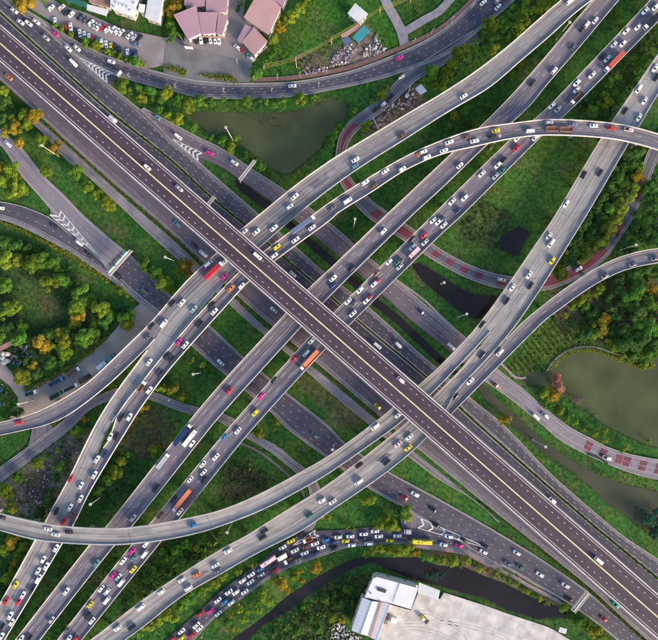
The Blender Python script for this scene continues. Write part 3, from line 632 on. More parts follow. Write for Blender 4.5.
# repair patches laid on the decks
for key,px_,py_,ln_p,wd_p,mt_ in [('F5',467,374,13,4.4,'deck_dark'),('F4',446,374,9,3.4,'deck_dark'),('F5',384,459,8,4,'deck_mid'),('F1',318,183,12,4,'deck_mid'),('F1',298,197,7,3.5,'deck_dark'),('F5',345,482,9,3.4,'deck'),('F4',520,283,10,3.6,'deck'),('F5',572,230,9,3.6,'deck'),('F4',300,479,8,3.2,'deck'),('F5',200,572,10,3.6,'deck_mid'),('F1',470,86,9,3.4,'deck_mid'),('F1b',128,420,10,3.4,'deck_mid'),('F1b',60,520,9,3.2,'deck')]:
    rb=RB[key]; i_,_=rb.nearest(px_,py_); d_=rb.s[i_]; g_,inv_=[(f[2],f[3]) for f in FLY if f[0]==key][0]
    A_=(rb.L[i_]+(rb.R[i_]-rb.L[i_])*0); q_=np.array(W(px_,py_,rb.z[i_])); fr_=float(np.clip(np.dot(q_-rb.L[i_],rb.R[i_]-rb.L[i_])/rb.wid[i_]**2,.2,.8)); hw_=wd_p/2/rb.wid[i_]
    ds=np.linspace(d_-ln_p/2,d_+ln_p/2,4); a_=[rb.at(d,fr_-hw_)+inv_+np.array([0,0,.012]) for d in ds]; b_=[rb.at(d,fr_+hw_)+inv_+np.array([0,0,.012]) for d in ds]
    pm=MB(); uv_=[[(0,d) for d in ds],[(3,d) for d in ds]]; loft(pm,[a_,b_] if rb.sgn>0 else [b_,a_],0,uv_); pm.build('repair_patch',M[mt_],g_)
# piers, kept clear of every road below
PIER={}
def in_ground(x,y,marg=1.5,zmax=99):
    for P,z in GROUND_POLYS:
        if inside(P,np.array([x]),np.array([y]))[0]: return True
    return False
for key,rb,g,inv,depth,every,mn_ in FLY:
    d=every*.5
    while d<rb.s[-1]:
        for sh in (0,5,-5,10,-10):
            c=rb.at(min(max(d+sh,0),rb.s[-1]),.5)
            if abs(c[0])>235 or abs(c[1])>230: break
            hit=in_ground(c[0],c[1])
            for k2,r2,_,_,_,_,_ in FLY:
                if k2!=key and abs(c[0]-r2.C[:,0]).min()<80:
                    j=int(np.argmin((r2.C[:,0]-c[0])**2+(r2.C[:,1]-c[1])**2))
                    if math.hypot(r2.C[j,0]-c[0],r2.C[j,1]-c[1])<r2.wid[j]/2+2 and r2.C[j,2]<c[2]+1: hit=True
            if not hit:
                i=int(np.argmin(abs(rb.s-d-sh))); w=rb.wid[i]*.34; n_=np.array([-rb.t[i][1],rb.t[i][0]])
                mb=MB(); top=c[2]-depth
                mb.tube((c[0]+inv[0],c[1]+inv[1],-2.6),(c[0]+inv[0],c[1]+inv[1],top-1.4),1.25,1.25,12)
                a=(c[0]+inv[0]-n_[0]*w,c[1]+inv[1]-n_[1]*w,top-.75); b=(c[0]+inv[0]+n_[0]*w,c[1]+inv[1]+n_[1]*w,top-.75); mb.bar(a,b,2.0,1.45)
                mb.build('pier',M['fascia'],g); break
        d+=every
# ------------------------------------------------------------------ vehicles
COLR={'W':((.80,.80,.80),'white'),'S':((.42,.44,.47),'silver'),'G':((.13,.135,.15),'grey'),'K':((.014,.014,.017),'black'),'R':((.48,.018,.03),'red'),'N':((.018,.035,.13),'dark blue'),
 'P':((.66,.02,.26),'pink'),'Y':((.72,.58,.02),'yellow'),'T':((.08,.24,.27),'teal'),'O':((.68,.20,.05),'orange'),'B':((.17,.075,.045),'brown'),'A':((.03,.18,.42),'bright blue'),'E':((.02,.40,.20),'bright green'),
 'D':((.015,.14,.10),'dark green'),'U':((.13,.17,.28),'blue grey'),'I':((.72,.52,.55),'pale pink'),'Z':((.52,.10,.06),'brick red'),'C':((.78,.24,.11),'orange red')}
def loft_sections(mb, secs, mat=0):
    for a,b in zip(secs[:-1],secs[1:]):
        n=len(a)
        for i in range(n): mb.face([a[i],a[(i+1)%n],b[(i+1)%n],b[i]],mat)
    mb.face(secs[0][::-1],mat); mb.face(secs[-1],mat)
def car_proto(kind):
    """kind c saloon, s tall hatchback, v van, p pickup; +X is forward; real size in metres"""
    L,Wd={'c':(4.75,1.86),'s':(4.6,1.9),'v':(5.2,1.95),'p':(5.3,1.9)}[kind]; h=L/2; w=Wd/2
    mb=MB(); 
    xs=[-h,-h+.12,-h*.62,0,h*.45,h-.35,h-.06]; hw=[.84,.95,1,1,1,.95,.80]
    zt={'c':[.72,.92,.98,.95,.93,.82,.62],'s':[.75,.98,1.02,1.0,.98,.88,.66],'v':[.8,1.05,1.08,1.08,1.05,.9,.7],'p':[.8,.98,.98,1.0,1.02,.92,.7]}[kind]
    def sec(x,k,t): return [(x,-w*k*.93,.28),(x,-w*k,.55),(x,-w*k*.96,t-.06),(x,-w*k*.86,t),(x,w*k*.86,t),(x,w*k*.96,t-.06),(x,w*k,.55),(x,w*k*.93,.28)]
    loft_sections(mb,[sec(x,k,t) for x,k,t in zip(xs,hw,zt)],0)
    roof={'c':(-1.72,1.02,-1.02,.22,1.43),'s':(-2.12,1.0,-1.85,.22,1.62),'v':(-2.45,1.75,-2.35,1.15,1.92),'p':(-.55,1.15,-.42,.40,1.68)}[kind]
    xb,xf,tb,tf,zr=roof; zb=zt[3]-.03; bw=w*.86; rw=w*.70
    B=[(xb,-bw,zb),(xf,-bw,zb),(xf,bw,zb),(xb,bw,zb)]; Rf=[(tb,-rw,zr-.03),(tf,-rw,zr-.05),(tf,rw,zr-.05),(tb,rw,zr-.03)]
    Rc=[(tb+.08,-rw*.82,zr+.03),(tf-.1,-rw*.82,zr),(tf-.1,rw*.82,zr),(tb+.08,rw*.82,zr+.03)]
    for i in range(4): mb.face([B[i],B[(i+1)%4],Rf[(i+1)%4],Rf[i]],0); mb.face([Rf[i],Rf[(i+1)%4],Rc[(i+1)%4],Rc[i]],0)
    mb.face(Rc,0)
    for sx in (h*.60,-h*.58):
        for sy in (-1,1): mb.tube((sx,sy*(w-.20),.33),(sx,sy*(w+.015),.33),.33,.33,10,1)
    if kind=='p':
        mb.box(-h+.18,-.66,-w*.78,w*.78,.99,1.0,2)
        for sy in (-1,1): mb.box(-h+.05,-.62,sy*w*.88-.06,sy*w*.88+.06,.9,1.22,0)
        mb.box(-h+.04,-h+.14,-w*.82,w*.82,.9,1.2,0)
    root=mb.mesh('car_body',[M['paint'],M['tyre'],M['chassis']])
    def pane(a,b,c,d,k=.90,off=.012):
        P=[Vector(v) for v in (a,b,c,d)]; ce=sum(P,Vector())/4; nrm=(P[1]-P[0]).cross(P[2]-P[0]).normalized()
        if nrm.dot(ce-Vector((0,0,.8)))<0: nrm=-nrm
        m_=MB(); m_.face([ce+(p-ce)*k+nrm*off for p in P]); return m_
    parts=[('windscreen',pane(B[1],B[2],Rf[2],Rf[1]).mesh('windscreen',M['carglass'])),('rear_window',pane(B[3],B[0],Rf[0],Rf[3]).mesh('rear_window',M['carglass']))]
    for a,b,c,d in ((B[0],B[1],Rf[1],Rf[0]),(B[2],B[3],Rf[3],Rf[2])): parts.append(('side_window',pane(a,b,c,d,.86).mesh('side_window',M['carglass'])))
    return root,parts,L
PROTO={k:car_proto(k) for k in 'cspv'}
KN={'c':'car','s':'car','v':'van','p':'pickup_truck'}; KC={'c':'car','s':'hatchback','v':'van','p':'pickup truck'}; KCAT={'c':'car','s':'car','v':'van','p':'pickup truck'}
VEH=[]   # dicts used for labels
def place_car(px,py,road,cc,kind,heading=None):
    rb=RB[road] if road in RB else None
    if rb is not None:
        i,_=rb.nearest(px,py); z=float(rb.z[i])+.05; t=rb.t[i]; ang=math.atan2(t[1],t[0])
        if DIRS[road]<0: ang+=math.pi
    else: z=.16
    if heading is not None: ang=heading
    x,y,_z=W(px,py,z)
    me_,parts,L=PROTO[kind]
    o=bpy.data.objects.new(KN[kind],me_); link(o); o.location=(x,y,z); o.rotation_euler=(0,0,ang+random.uniform(-.025,.025)); sc=random.uniform(1.02,1.14); o.scale=(sc,sc*1.04,sc)
    j=random.uniform(.92,1.06); o.color=(*[min(1,c*j) for c in COLR[cc][0]],1)
    for nm,m_ in parts: c=bpy.data.objects.new(nm,m_); link(c,o)
    VEH.append(dict(o=o,road=road,col=COLR[cc][1],kind=KC[kind],cat=KCAT[kind],px=px,py=py,x=x,y=y))
    return o
DIRS={'E':1,'C':1,'C1':1,'D':1,'C3':1,'R':1,'L':1,'W':-1,'W2':-1,'S1':-1,'K':1,'M':-1,'F1':-1,'F1a':-1,'F1b':-1,'F2':-1,'G1':-1,'G2':1,'F4':1,'F5':1,'B2':1}
V="""
C 00:88,67W 115,48K 126,135W 175,143W 220,133W 335,203P 278,228S 410,292W 463,290W 443,380Wv
D 10:10,372W 20:433,517W 30:415,347P 40:257,18W 345,5S 345,45W
L 30:365,583K 31:275,15K 42:368,393Ws 52:180,328W 
C 11:282,63T 410,180Wv
C3 11:597,277P 21:88,335W
C3 32:548,588N 43:65,152Wv
C1 11:20,75Wv 22:437,360W 33:283,147Wv 54:25,432W
C 33:408,143W
E 11:225,363W 415,487S 22:225,252Wv 33:422,352I 55:302,163Wv
S1 12:403,60T 505,185K 558,238Wv 22:322,573W 33:285,510Y 55:402,427E 00:55,462O
W 02:533,240K 12:50,368K 210,465G 23:5,248W 24:565,42G 34:507,393W 445,415R 617,487K 633,580K
W2 02:327,75K 475,172Wv 01:5,605W
W 01:50,220W
W 45:140,38K 265,75K 457,115W 595,245W 55:102,310W 330,510R 45:478,200D 405,180U
M 45:50,17W 113,72P 20,67W 258,110W
M 55:123,393K
F1 40:140,578W 50:128,12Wv 31:432,172B 152,317W 150,355T 21:447,537W 418,598W 22:145,108W 218,108W 323,85W
F1a 12:580,318P 592,300Wv 375,535K 432,530W 03:118,605R 13:250,30K 230,97G 323,15Wv
F1b 12:503,568S 22:28,375P 25,290W 13:237,245W
F1b 04:425,300R 487,342W 340,495K 385,555R 05:98,305Y 40,403R 65,490W 15,560K
F2 22:340,198Y 325,250W 452,155W 550,82W 65,445O 130,430W
F2 12:610,545K 625,583W 13:540,20K 413,123P 452,142W 343,207K 372,230K 303,312K 237,412Ws 118,572W 68,580K
F2 14:5,50W 40,50K 04:582,185W 630,155N 567,278W 485,420W 423,473W 440,515B 05:338,87W 262,155Ws 280,195W 230,225W 235,270Wv 197,335K 140,368W 115,403R 73,530W 12,615W
F2 51:5,95S 150,105U 272,115W 378,127R 480,138Ip 41:55,212W 160,180B 205,205W 332,143Y 312,178K 22,262W 537,145Wv
F2 31:540,278O 557,270W 578,302W 330,385W 432,372W 210,453Ws 262,472B 105,562Wv 15,605G
G1 40:550,497K 50:203,172K 230,150W 280,125W 150,283G 35,425W 41:117,352W 32:318,105Ws 18,385W 20,425N 130,325K 23:57,415R 14:493,92W 278,360K 140,535S 05:580,177T 400,345W 312,515S 130,628W 175,628K
G2 50:577,70W 640,45Wv 533,165W 463,190W 390,270W 443,265W 322,340K 352,355W 260,452W 168,500W 168,540W 51:55,15S 50:20,635W
G2 41:455,248R 375,322K 343,350W 460,190W 570,185Wv 247,402W 330,415S 370,380D 70,567W 145,545W 105,620N
G2 32:615,40W 648,48W 560,128R 565,170S 488,150K 492,200W 352,287W 405,285Dp 415,315S 278,352B 262,420W 280,405R 178,455W 107,523W 143,537G 218,518W 235,500R 135,597W
G2 42:20,68W 5,35N 23:545,120W 517,193Wv 443,222R 322,353K 247,447P 212,547Y 24:25,52A 107,15W
G2 14:633,172W 555,215W 560,265W 562,308K 480,305W 382,425K 420,498W 300,522B
G2 05:607,330W 640,350W 640,400Wv 542,425Y 525,490K 552,522W 403,580G 413,630W 453,632R 15:133,107P 80,165W 143,147T 207,125Wv 140,215Y 18,252P 53,262W 68,295Wv 215,65W
F4 52:3,133W 51:212,408K 105,580W 42:430,440W 397,522K 530,365W 43:252,22K
F5 51:308,395K 50:637,410W 645,465K 573,605W 51:540,65W
F4 50:537,535Wv 51:458,25K
F5 52:15,175Wv 22,278Y 42:540,430K 43:250,203K 178,360W 90,450K 34:472,52W 405,95I 465,118Y 340,205K 175,222K 172,320Wv 15,440W 24:610,432W 535,522D 265,615K 25:255,25K
F5 25:48,105W 15:630,192W 645,225G 518,247O 430,278W 470,328Wv 307,350W 185,443Wv 47,567W 133,563K
F4 33:408,560W 270,630Wv 04:12,530K 290,602W 415,620K 335,635W 14:497,580A
B2 52:335,372G 502,303G 632,268G 43:355,187Wv
R 43:335,385B 572,572Wv 628,565S 54:350,178Wp
M 15:428,585W 430,625Y 517,550W 535,568W 492,607R 543,480R 600,465P 645,400W 648,480W 370,635R
M 25:423,47Y 373,85W 447,103W 327,195K 330,222R 243,215A 245,250S 245,268K 185,248W 135,282W 182,292W 53,350W 95,352W 148,350W 30,408A 68,415W 515,80B 567,62W 603,83W 505,118W 572,120N 473,155G 632,40A 478,5K
M 35:48,22W 120,18W 93,45Y 130,70W 195,30K 200,5W 290,17W 232,60Wv 357,43Y 402,15W 15,55N 25,90K 34:268,615W
"""
for ln_ in V.strip().splitlines():
    road,rest=ln_.split(' ',1); tile=None
    for tok in rest.split():
        if ':' in tok: tile,tok=tok.split(':')
        xy=tok.rstrip('WSGKRNPYTOBAEDUIZCcspv'); code=tok[len(xy):]; x,y=map(float,xy.split(','))
        p=T(tile,x,y); place_car(p[0],p[1],road,code[0],code[1] if len(code)>1 else random.choice('cccs'))
# parked cars: upper row slanted, lower row nose to the hedge
UP=math.radians(42); LO=math.radians(100)
for tile,lst,h in (('00',"310,50W 372,48I 400,77K 430,90W 480,103K 492,112G 515,125G 548,140W 570,155S 590,165W 622,168R 645,180W",UP),
                   ('10',"22,180W 46,190W 70,197W 100,210G 121,215W 146,226S 176,229K",UP),
                   ('00',"333,130W 400,160R 425,165W 455,190K 480,200W 507,210W 535,225W 558,235R 586,248D 610,260W 637,268W",LO),
                   ('10',"8,282Y 34,285K 60,300K 108,318W 130,322N 158,324N",LO),
                   ('10',"515,240K 545,240W 572,240K 600,238W 630,240W 652,246W",math.radians(96)),
                   ('10',"160,270U",math.radians(-8)),('20',"130,298R 165,325T 185,350W 104,285W",math.radians(140))):
    road='UP' if h==UP else 'LO' if h==LO else 'CARPORT' if h==math.radians(96) else 'AISLE' if tile=='10' else 'SHOP'
    for tok in lst.split():
        x,y=map(float,tok[:-1].split(',')); p=T(tile,x,y); place_car(p[0],p[1],road,tok[-1],random.choice('cs'),h+random.uniform(-.05,.05)+(math.pi if random.random()<.3 else 0))
# lorries and buses: front point, rear point in photograph pixels
def truck(road, f, r, kind, cc, cabc='W', wd=2.5):
    rb=RB.get(road); z=.16
    if rb is not None: i,_=rb.nearest((f[0]+r[0])/2,(f[1]+r[1])/2); z=float(rb.z[i])+.05
    F=np.array(W(*f,z)); R=np.array(W(*r,z)); c=(F+R)/2; Ln=float(np.linalg.norm(F-R)); d=F-R; ang=math.atan2(d[1],d[0])
    if rb is not None:
        t=rb.t[i]; a2=math.atan2(t[1],t[0]); 
        if math.cos(a2-ang)<0: a2+=math.pi
        ang=a2
    h=Ln/2; w=wd/2
    nm={'box':'box_truck','semi':'container_truck','open':'open_truck','bus':'bus','trailer':'open_trailer'}[kind]
    o=empty(nm,(c[0],c[1],z),ang); colr=(*COLR[cc][0],1); cabcol=(*COLR[cabc][0],1)
    def part(name,mb,mats,colr_=None,parent=o):
        p=mb.build(name,mats,parent); 
        if colr_: p.color=colr_
        return p
    for sy in (-1,1):
        for sx in ([h-1.1,-h+1.2,-h+2.4] if kind!='trailer' else [-h+1.0,h-1.0]):
            mb=MB(); mb.tube((sx,sy*(w-.32),.5),(sx,sy*(w-.02),.5),.5,.5,12); part('wheel',mb,M['tyre'])
    if kind=='bus':
        mb=MB()
        secs=[]
        for x,k,t in ((-h,.93,2.9),(-h+.25,1,3.1),(h-.3,1,3.1),(h,.94,2.85)):
            secs.append([(x,-w*k,.45),(x,-w*k,t-.25),(x,-w*k*.85,t),(x,w*k*.85,t),(x,w*k,t-.25),(x,w*k,.45)])
        loft_sections(mb,secs); part('body',mb,M['paint'],colr)
        mb=MB(); mb.box(h-.01,h+.03,-w*.85,w*.85,1.3,2.5); part('windscreen',mb,M['carglass'])
        for sy in (-1,1):
            mb=MB(); mb.box(-h+.6,h-.7,sy*w-.02,sy*w+.02,1.5,2.4); part('side_window',mb,M['carglass'])
        mb=MB(); mb.box(-h*.55,-h*.05,-.75,.75,3.05,3.32); part('roof_unit',mb,M['paint'],tuple(min(1,c_*1.1) for c_ in colr[:3])+(1,))
        mb=MB(); mb.box(h*.3,h*.3+.8,-.4,.4,3.08,3.16); part('roof_hatch',mb,M['chassis'])
    else:
        if kind!='trailer':
            cl=min(2.1,Ln*.3); mb=MB(); x0=h-cl
            P=[(x0,.7),(h,.7),(h,1.6),(h-.35,2.55),(h-.7,2.75),(x0,2.75)]
            loft_sections(mb,[[(x,-w*.94,zz) for x,zz in P],[(x,w*.94,zz) for x,zz in P]])
            part('cab',mb,M['paint'],cabcol)
            mb=MB(); mb.face([(h+.015,-w*.82,1.66),(h+.015,w*.82,1.66),(h-.335,w*.82,2.5),(h-.335,-w*.82,2.5)]); part('windscreen',mb,M['carglass'])
            for sy in (-1,1):
                mb=MB(); mb.box(x0+.5,h-.5,sy*w*.94-.01,sy*w*.94+.02,1.65,2.35); part('side_window',mb,M['carglass'])
            be=x0-(.9 if kind=='semi' else .25)
        else: be=h
        mb=MB(); mb.box(-h,be+.5 if kind!='trailer' else h,-.5,.5,.6,1.0); part('chassis',mb,M['chassis'])
        if kind in('box','semi'):
            mb=MB(); top=3.7 if kind=='semi' else 3.2; mb.box(-h,be,-w,w,1.05,top); 
            k=int((be+h)/.62)
            for q in range(k):     # corrugation ribs
                x=-h+.3+q*(be+h-.6)/max(1,k-1); mb.box(x-.1,x+.1,-w-.03,w+.03,1.1,top+.035)
            part('container' if kind=='semi' else 'cargo_box',mb,M['paint'],colr)
        else:
            mb=MB(); mb.box(-h+.1,be-.1,-w+.1,w-.1,1.02,1.6); part('load',mb,M['cargo'] if cc in 'BZRK' else M['chassis'])
            for sy in (-1,1):
                mb=MB(); mb.box(-h,be,sy*w-.09,sy*w+.09,1.0,2.15); part('side_board',mb,M['paint'],colr if cc!='B' else (.35,.17,.13,1))
            for x in (-h,be): mb=MB(); mb.box(x-.08,x+.08,-w+.1,w-.1,1.0,2.1); part('end_board',mb,M['paint'],colr if cc!='B' else (.35,.17,.13,1))
    kd={'box':'box truck','semi':'long container truck','open':'open backed truck','bus':'bus','trailer':'open topped trailer'}[kind]
    VEH.append(dict(o=o,road=road,col=COLR[cc][1],kind=kd,cat='bus' if kind=='bus' else 'truck' if kind!='trailer' else 'trailer',px=(f[0]+r[0])/2,py=(f[1]+r[1])/2,x=c[0],y=c[1]))
    return o
truck('G2',(604,71.5),(621.6,54.3),'semi','Z'); truck('G2',(643.5,30.5),(655,16),'box','K','W'); truck('G2',(569.5,104.8),(581,94),'open','K','W')
truck('F2',(557,130),(545.4,129.5),'trailer','B'); truck('F2',(571.2,130.6),(559.3,129.9),'trailer','B')
truck('F1b',(223,262.5),(206,279),'semi','R','W'); truck('F2',(314.5,216.5),(292,233.5),'semi','U')
truck('G1',(192,424),(175.5,444),'semi','N'); truck('G1',(197,429.5),(184.5,445),'box','W'); truck('G1',(170,453),(158.3,467),'box','S','W')
truck('G2',(173.5,510),(191.5,489),'semi','C'); truck('G2',(300.5,369),(318.6,350.5),'semi','C','W')
truck('F2',(146.8,381),(139,390),'open','B','W'); truck('G2',(408.3,257.8),(419,249),'box','I','I')
truck('M',(261.8,565.8),(275.2,554.6),'bus','I'); truck('M',(278,559.3),(286.2,552.8),'box','W'); truck('M',(284.6,562.6),(293,556.5),'open','K','W'); truck('M',(303,541.2),(311.5,536.5),'open','O','W')
truck('M',(411.8,539.6),(431.2,541.8),'bus','Y'); truck('M',(402.8,530.6),(410.6,530),'box','S','S')
truck('YARD',(39,391),(26.5,394.5),'open','E','W'); truck('YARD',(65,377.5),(50.5,385.5),'open','A','A'); truck('YARD',(81.5,367.5),(68.5,375.5),'open','B','W'); truck('YARD',(91.5,375),(80.5,382),'open','K','K')
truck('YARD',(79.5,383.5),(65,391),'open','S','W'); truck('YARD',(63.5,391.5),(51.5,398.5),'open','D','D'); truck('YARD',(107.5,361.5),(99,368.5),'box','W'); truck('YARD',(116,354),(108,360.5),'box','T','T')
# ---- labels that single each vehicle out
RN={'E':"the purple top expressway",'C':"the wide road below the car park",'C1':"the dark service carriageway",'D':"the curved ring road",'C3':"the branch road",'R':"the lakeside road",'L':"the red banded loop road",'W':"the broad slip road",'W2':"the road beside the yellow hedge",
'S1':"the frontage carriageway",'K':"the winding lane",'M':"the jammed slip road",'F1':"the wide pale flyover",'F1a':"the dark curve over the truck yard",'F1b':"the pale lower left deck",'F2':"the sweeping curved flyover",'G1':"the emptier straight flyover",'G2':"the busy straight flyover",
'F4':"the pale flyover curving left",'F5':"the three lane descending flyover",'B2':"the flyover by the lake trees",'UP':"the slanted upper parking row",'LO':"the parking row along the hedge",'CARPORT':"the carport",'AISLE':"the car park aisle",'SHOP':"the little lot by the peach roof",'YARD':"the dusty truck yard"}
ORD=['','first','second','third','fourth','fifth','sixth','seventh','eighth','ninth','tenth','eleventh','twelfth','thirteenth','fourteenth','fifteenth','sixteenth','seventeenth','eighteenth','nineteenth','twentieth']
def ordinal(n):
    if n<=20: return ORD[n]
    return {2:'twenty',3:'thirty'}[n//10]+'-'+ORD[n%10] if n%10 else {2:'twentieth',3:'thirtieth'}[n//10]
by={}
for v in VEH: by.setdefault(v['road'],[]).append(v)
for road,vs in by.items():
    cls={}
    for v in vs: cls.setdefault((v['col'],v['kind']),[]).append(v)
    if road in('AISLE','SHOP') or road not in RB: key=(lambda v:v['px']); frm='from the photo left'
    else:
        sp=[v['px'] for v in vs]; sq=[v['py'] for v in vs]
        if max(sp)-min(sp)>max(sq)-min(sq): key=(lambda v:v['px']); frm='from its left end'
        else: key=(lambda v:-v['py']); frm='from its lower end'
    uniq=[c[0] for k_,c in cls.items() if len(c)==1]; used=set()
    for k_,c in cls.items():
        if len(c)==1: c[0]['o']['label']=f"only {k_[0]} {k_[1]} on {RN[road]}" if road not in('CARPORT','UP','LO','SHOP','YARD') else f"only {k_[0]} {k_[1]} in {RN[road]}"
        else:
            c.sort(key=key)
            for u in uniq:      # the member of this class standing closest to a one-of-a-kind neighbour
                ds=sorted((math.hypot(v['x']-u['x'],v['y']-u['y']),i) for i,v in enumerate(c))
                if ds[0][0]<11 and ds[1][0]-ds[0][0]>3 and 'label' not in c[ds[0][1]]['o']:
                    c[ds[0][1]]['o']['label']=f"{k_[0]} {k_[1]} closest to the {u['col']} {u['kind']} on {RN[road]}"
            for i,v in enumerate(c):
                if 'label' not in v['o']: v['o']['label']=f"{ordinal(i+1)} {k_[0]} {k_[1]} {frm} {'in' if road in('CARPORT','UP','LO','SHOP','YARD','AISLE') else 'on'} {RN[road]}"
    for v in vs: v['o']['category']=v['cat']; v['o']['group']=("vehicles in " if road in('CARPORT','UP','LO','SHOP','YARD','AISLE') else "vehicles on ")+RN[road]
# ------------------------------------------------------------------ buildings
def shrink(pts,d):
    c=np.mean(np.array(pts),0); return [tuple(np.array(p)+(c-np.array(p))/np.linalg.norm(c-np.array(p))*d) for p in pts]
def building(name,label,cat,roofs,h,wallm='wall',canopy=(),extra=None):
    """roofs: list of (outline px, material, pitch metres, number of ribs, edge index the slope rises towards)"""
    c=np.mean([W(*p,h)[:2] for r in roofs for p in r[0]],0); g=empty(name,(c[0],c[1],0)); tag(g,label,cat); inv=np.array([c[0],c[1]])
    for pts,mt,rise,ribs,hi in roofs:
        P=[np.array(W(*p,h)[:2])-inv for p in pts]; n=len(P)
        area=sum(P[i][0]*P[(i+1)%n][1]-P[(i+1)%n][0]*P[i][1] for i in range(n))
        if area<0: P=P[::-1]; hi=(n-1-hi-1)%n
        mb=MB(); mb.prism(shrink(P,.8),-.3,h-.25); mb.build('wall',M[wallm],g)
        e0,e1=P[hi],P[(hi+1)%n]; d=e1-e0; d=d/np.linalg.norm(d); nrm=np.array([-d[1],d[0]])
        dist=[float(np.dot(p-e0,nrm)) for p in P]; dm=max(dist); Z=[h+rise*(1-t/dm) for t in dist]
        mb=MB(); top=[(p[0],p[1],z+.15) for p,z in zip(P,Z)]; bot=[(p[0],p[1],z-.1) for p,z in zip(P,Z)]
        mb.face(top); mb.face(bot[::-1])
        for i in range(n): j=(i+1)%n; mb.face([bot[i],bot[j],top[j],top[i]])
        ro=mb.build('roof',M[mt],g)
        # standing seams down the slope
        sm=MB()
        if n==4 and ribs:
            a0,a1,b1,b0=P[hi],P[(hi+1)%4],P[(hi+2)%4],P[(hi+3)%4]; za0,za1,zb1,zb0=Z[hi],Z[(hi+1)%4],Z[(hi+2)%4],Z[(hi+3)%4]
            for q in range(1,ribs):
                t=q/ribs; a=a0+(a1-a0)*t; b=b0+(b1-b0)*t; sm.bar((a[0],a[1],za0+(za1-za0)*t+.17),(b[0],b[1],zb0+(zb1-zb0)*t+.17),.14,.09)
            sm.build('roof_seam',M[mt],ro)
            rd=MB(); rd.bar((*a0,za0+.2),(*a1,za1+.2),.4,.18); rd.build('ridge_cap',M[mt],ro)
        for i in range(n):   # windows in the longer walls
            q0,q1=shrink(P,.8)[i],shrink(P,.8)[(i+1)%n]; q0=np.array(q0); q1=np.array(q1); ln=np.linalg.norm(q1-q0)
            if ln>6:
                dd=(q1-q0)/ln; nn=np.array([dd[1],-dd[0]])
                for f in (.28,.72):
                    m_=q0+(q1-q0)*f+nn*.03; wb=MB(); wb.bar((*(m_-dd*.8),1.8),(*(m_+dd*.8),1.8),.1,1.2); wb.build('window',M['glass'],g)
    if extra: extra(g,inv)
    return g
building('house',"long mauve roofed house, the widest slab left of the forecourt cars",'house',[([(174.4,16.7),(197,7.5),(201.3,33.4),(187.8,39.5)],'mauve',1.6,14,0)],5.5)
building('house',"square mauve roofed house directly above the carport",'house',[([(198.8,14),(218,14),(215,33.4),(201.8,34.3)],'mauve',1.5,12,0)],5.3)
building('house',"narrow mauve roofed house at the right of the carport row",'house',[([(218.8,15.2),(228.6,18.4),(222.5,35),(216,33.6)],'mauve',1.3,7,0)],5.2)
building('house',"mauve roofed house cut by the top edge, nearer the golden tree",'house',[([(185,-14),(206.3,-14),(205.3,6.3),(184.4,5.6)],'mauve',1.4,12,0)],5.4)
building('house',"pink roofed house cut by the top edge beside the cracked forecourt",'house',[([(207,-14),(229.5,-14),(226.7,12.3),(206,11.8)],'mauve',1.4,12,0)],5.6)
building('house',"biggest peach pink roofed house with a mauve lean-to beside the grass field",'house',[([(258,-6),(272,-1),(281.5,8.5),(268.5,35),(243.6,17.8)],'peach',1.2,0,0),([(267,-10),(288,-6),(283,7),(273,-.5)],'mauve',.8,6,0)],6.0)
building('house',"smaller peach roofed house with a sloping mauve side roof by the power lines",'house',[([(254.2,28.6),(267.7,42.6),(254.2,55.8),(241.8,41.8)],'peach',1.3,10,0),([(245.2,25.2),(252.6,28.8),(241,41.4),(237,40)],'mauve',.6,6,0)],5.2)
def carp(g,inv):
    for k in range(6):
        p=np.array(W(195+k*4.6,39.5+(k%2)*.1,0)[:2])-inv; mb=MB(); mb.tube((p[0],p[1],0),(p[0],p[1],2.5),.08,.08,6); mb.build('post',M['steel'],g)
def canopy(name,label,cat,pts,mt,h,ribs):
    P=[np.array(W(*p,h)[:2]) for p in pts]; c=np.mean(P,0); g=empty(name,(c[0],c[1],0)); tag(g,label,cat); P=[p-c for p in P]
    mb=MB(); mb.prism([tuple(p) for p in P],h-.12,h+.06); ro=mb.build('roof',M[mt],g)
    sm=MB()
    for q in range(1,ribs):
        t=q/ribs; a=P[0]+(P[1]-P[0])*t; b=P[3]+(P[2]-P[3])*t; sm.bar((*a,h+.09),(*b,h+.09),.16,.1)
    sm.build('roof_seam',M[mt],ro)
    for p in shrink(P,.9):
        mb=MB(); mb.tube((p[0],p[1],0),(p[0],p[1],h-.1),.1,.1,6); mb.build('post',M['steel'],g)
    return g
canopy('canopy',"thin peach awning along the wall behind the carport cars",'canopy',[(201.5,35.6),(226,37),(225.6,38.4),(201.3,37)],'peach',2.8,8)
canopy('canopy',"white car port roof above the slanted parking row",'canopy',[(87.2,4),(108.7,10.2),(106.2,16),(87,10)],'roofwhite',3.0,10)
canopy('canopy',"dark green sheet roof at the top beside the white car port",'canopy',[(64,-4),(87.5,2.5),(86.5,7.6),(66,1)],'roofgreen',3.2,10)
canopy('canopy',"teal ribbed shed roof over the scrap yard",'canopy',[(364,25.2),(370.2,30.8),(358.6,42.6),(352.4,37.4)],'roofteal',3.4,7)
canopy('canopy',"small blue grey shed roof next to the teal roof",'canopy',[(341,38.5),(348,36),(352,41),(346,46.5)],'roofblue',2.8,5)
canopy('canopy',"long peach brown shed roof between white roof and teal roof",'canopy',[(340.5,35.5),(358,24),(360.6,27.2),(343.2,38.6)],'peach',2.8,9)
canopy('canopy',"reddish brown roof strip beside the white bins",'canopy',[(-6,349),(11,340.5),(12.5,344.5),(-6,355)],'roofbrown',3,7)
canopy('canopy',"pale blue tarpaulin shelter at the building site by the loop road",'canopy',[(415,88.5),(421,83.8),(427,91),(420.5,95)],'roofgrey',2.6,4)
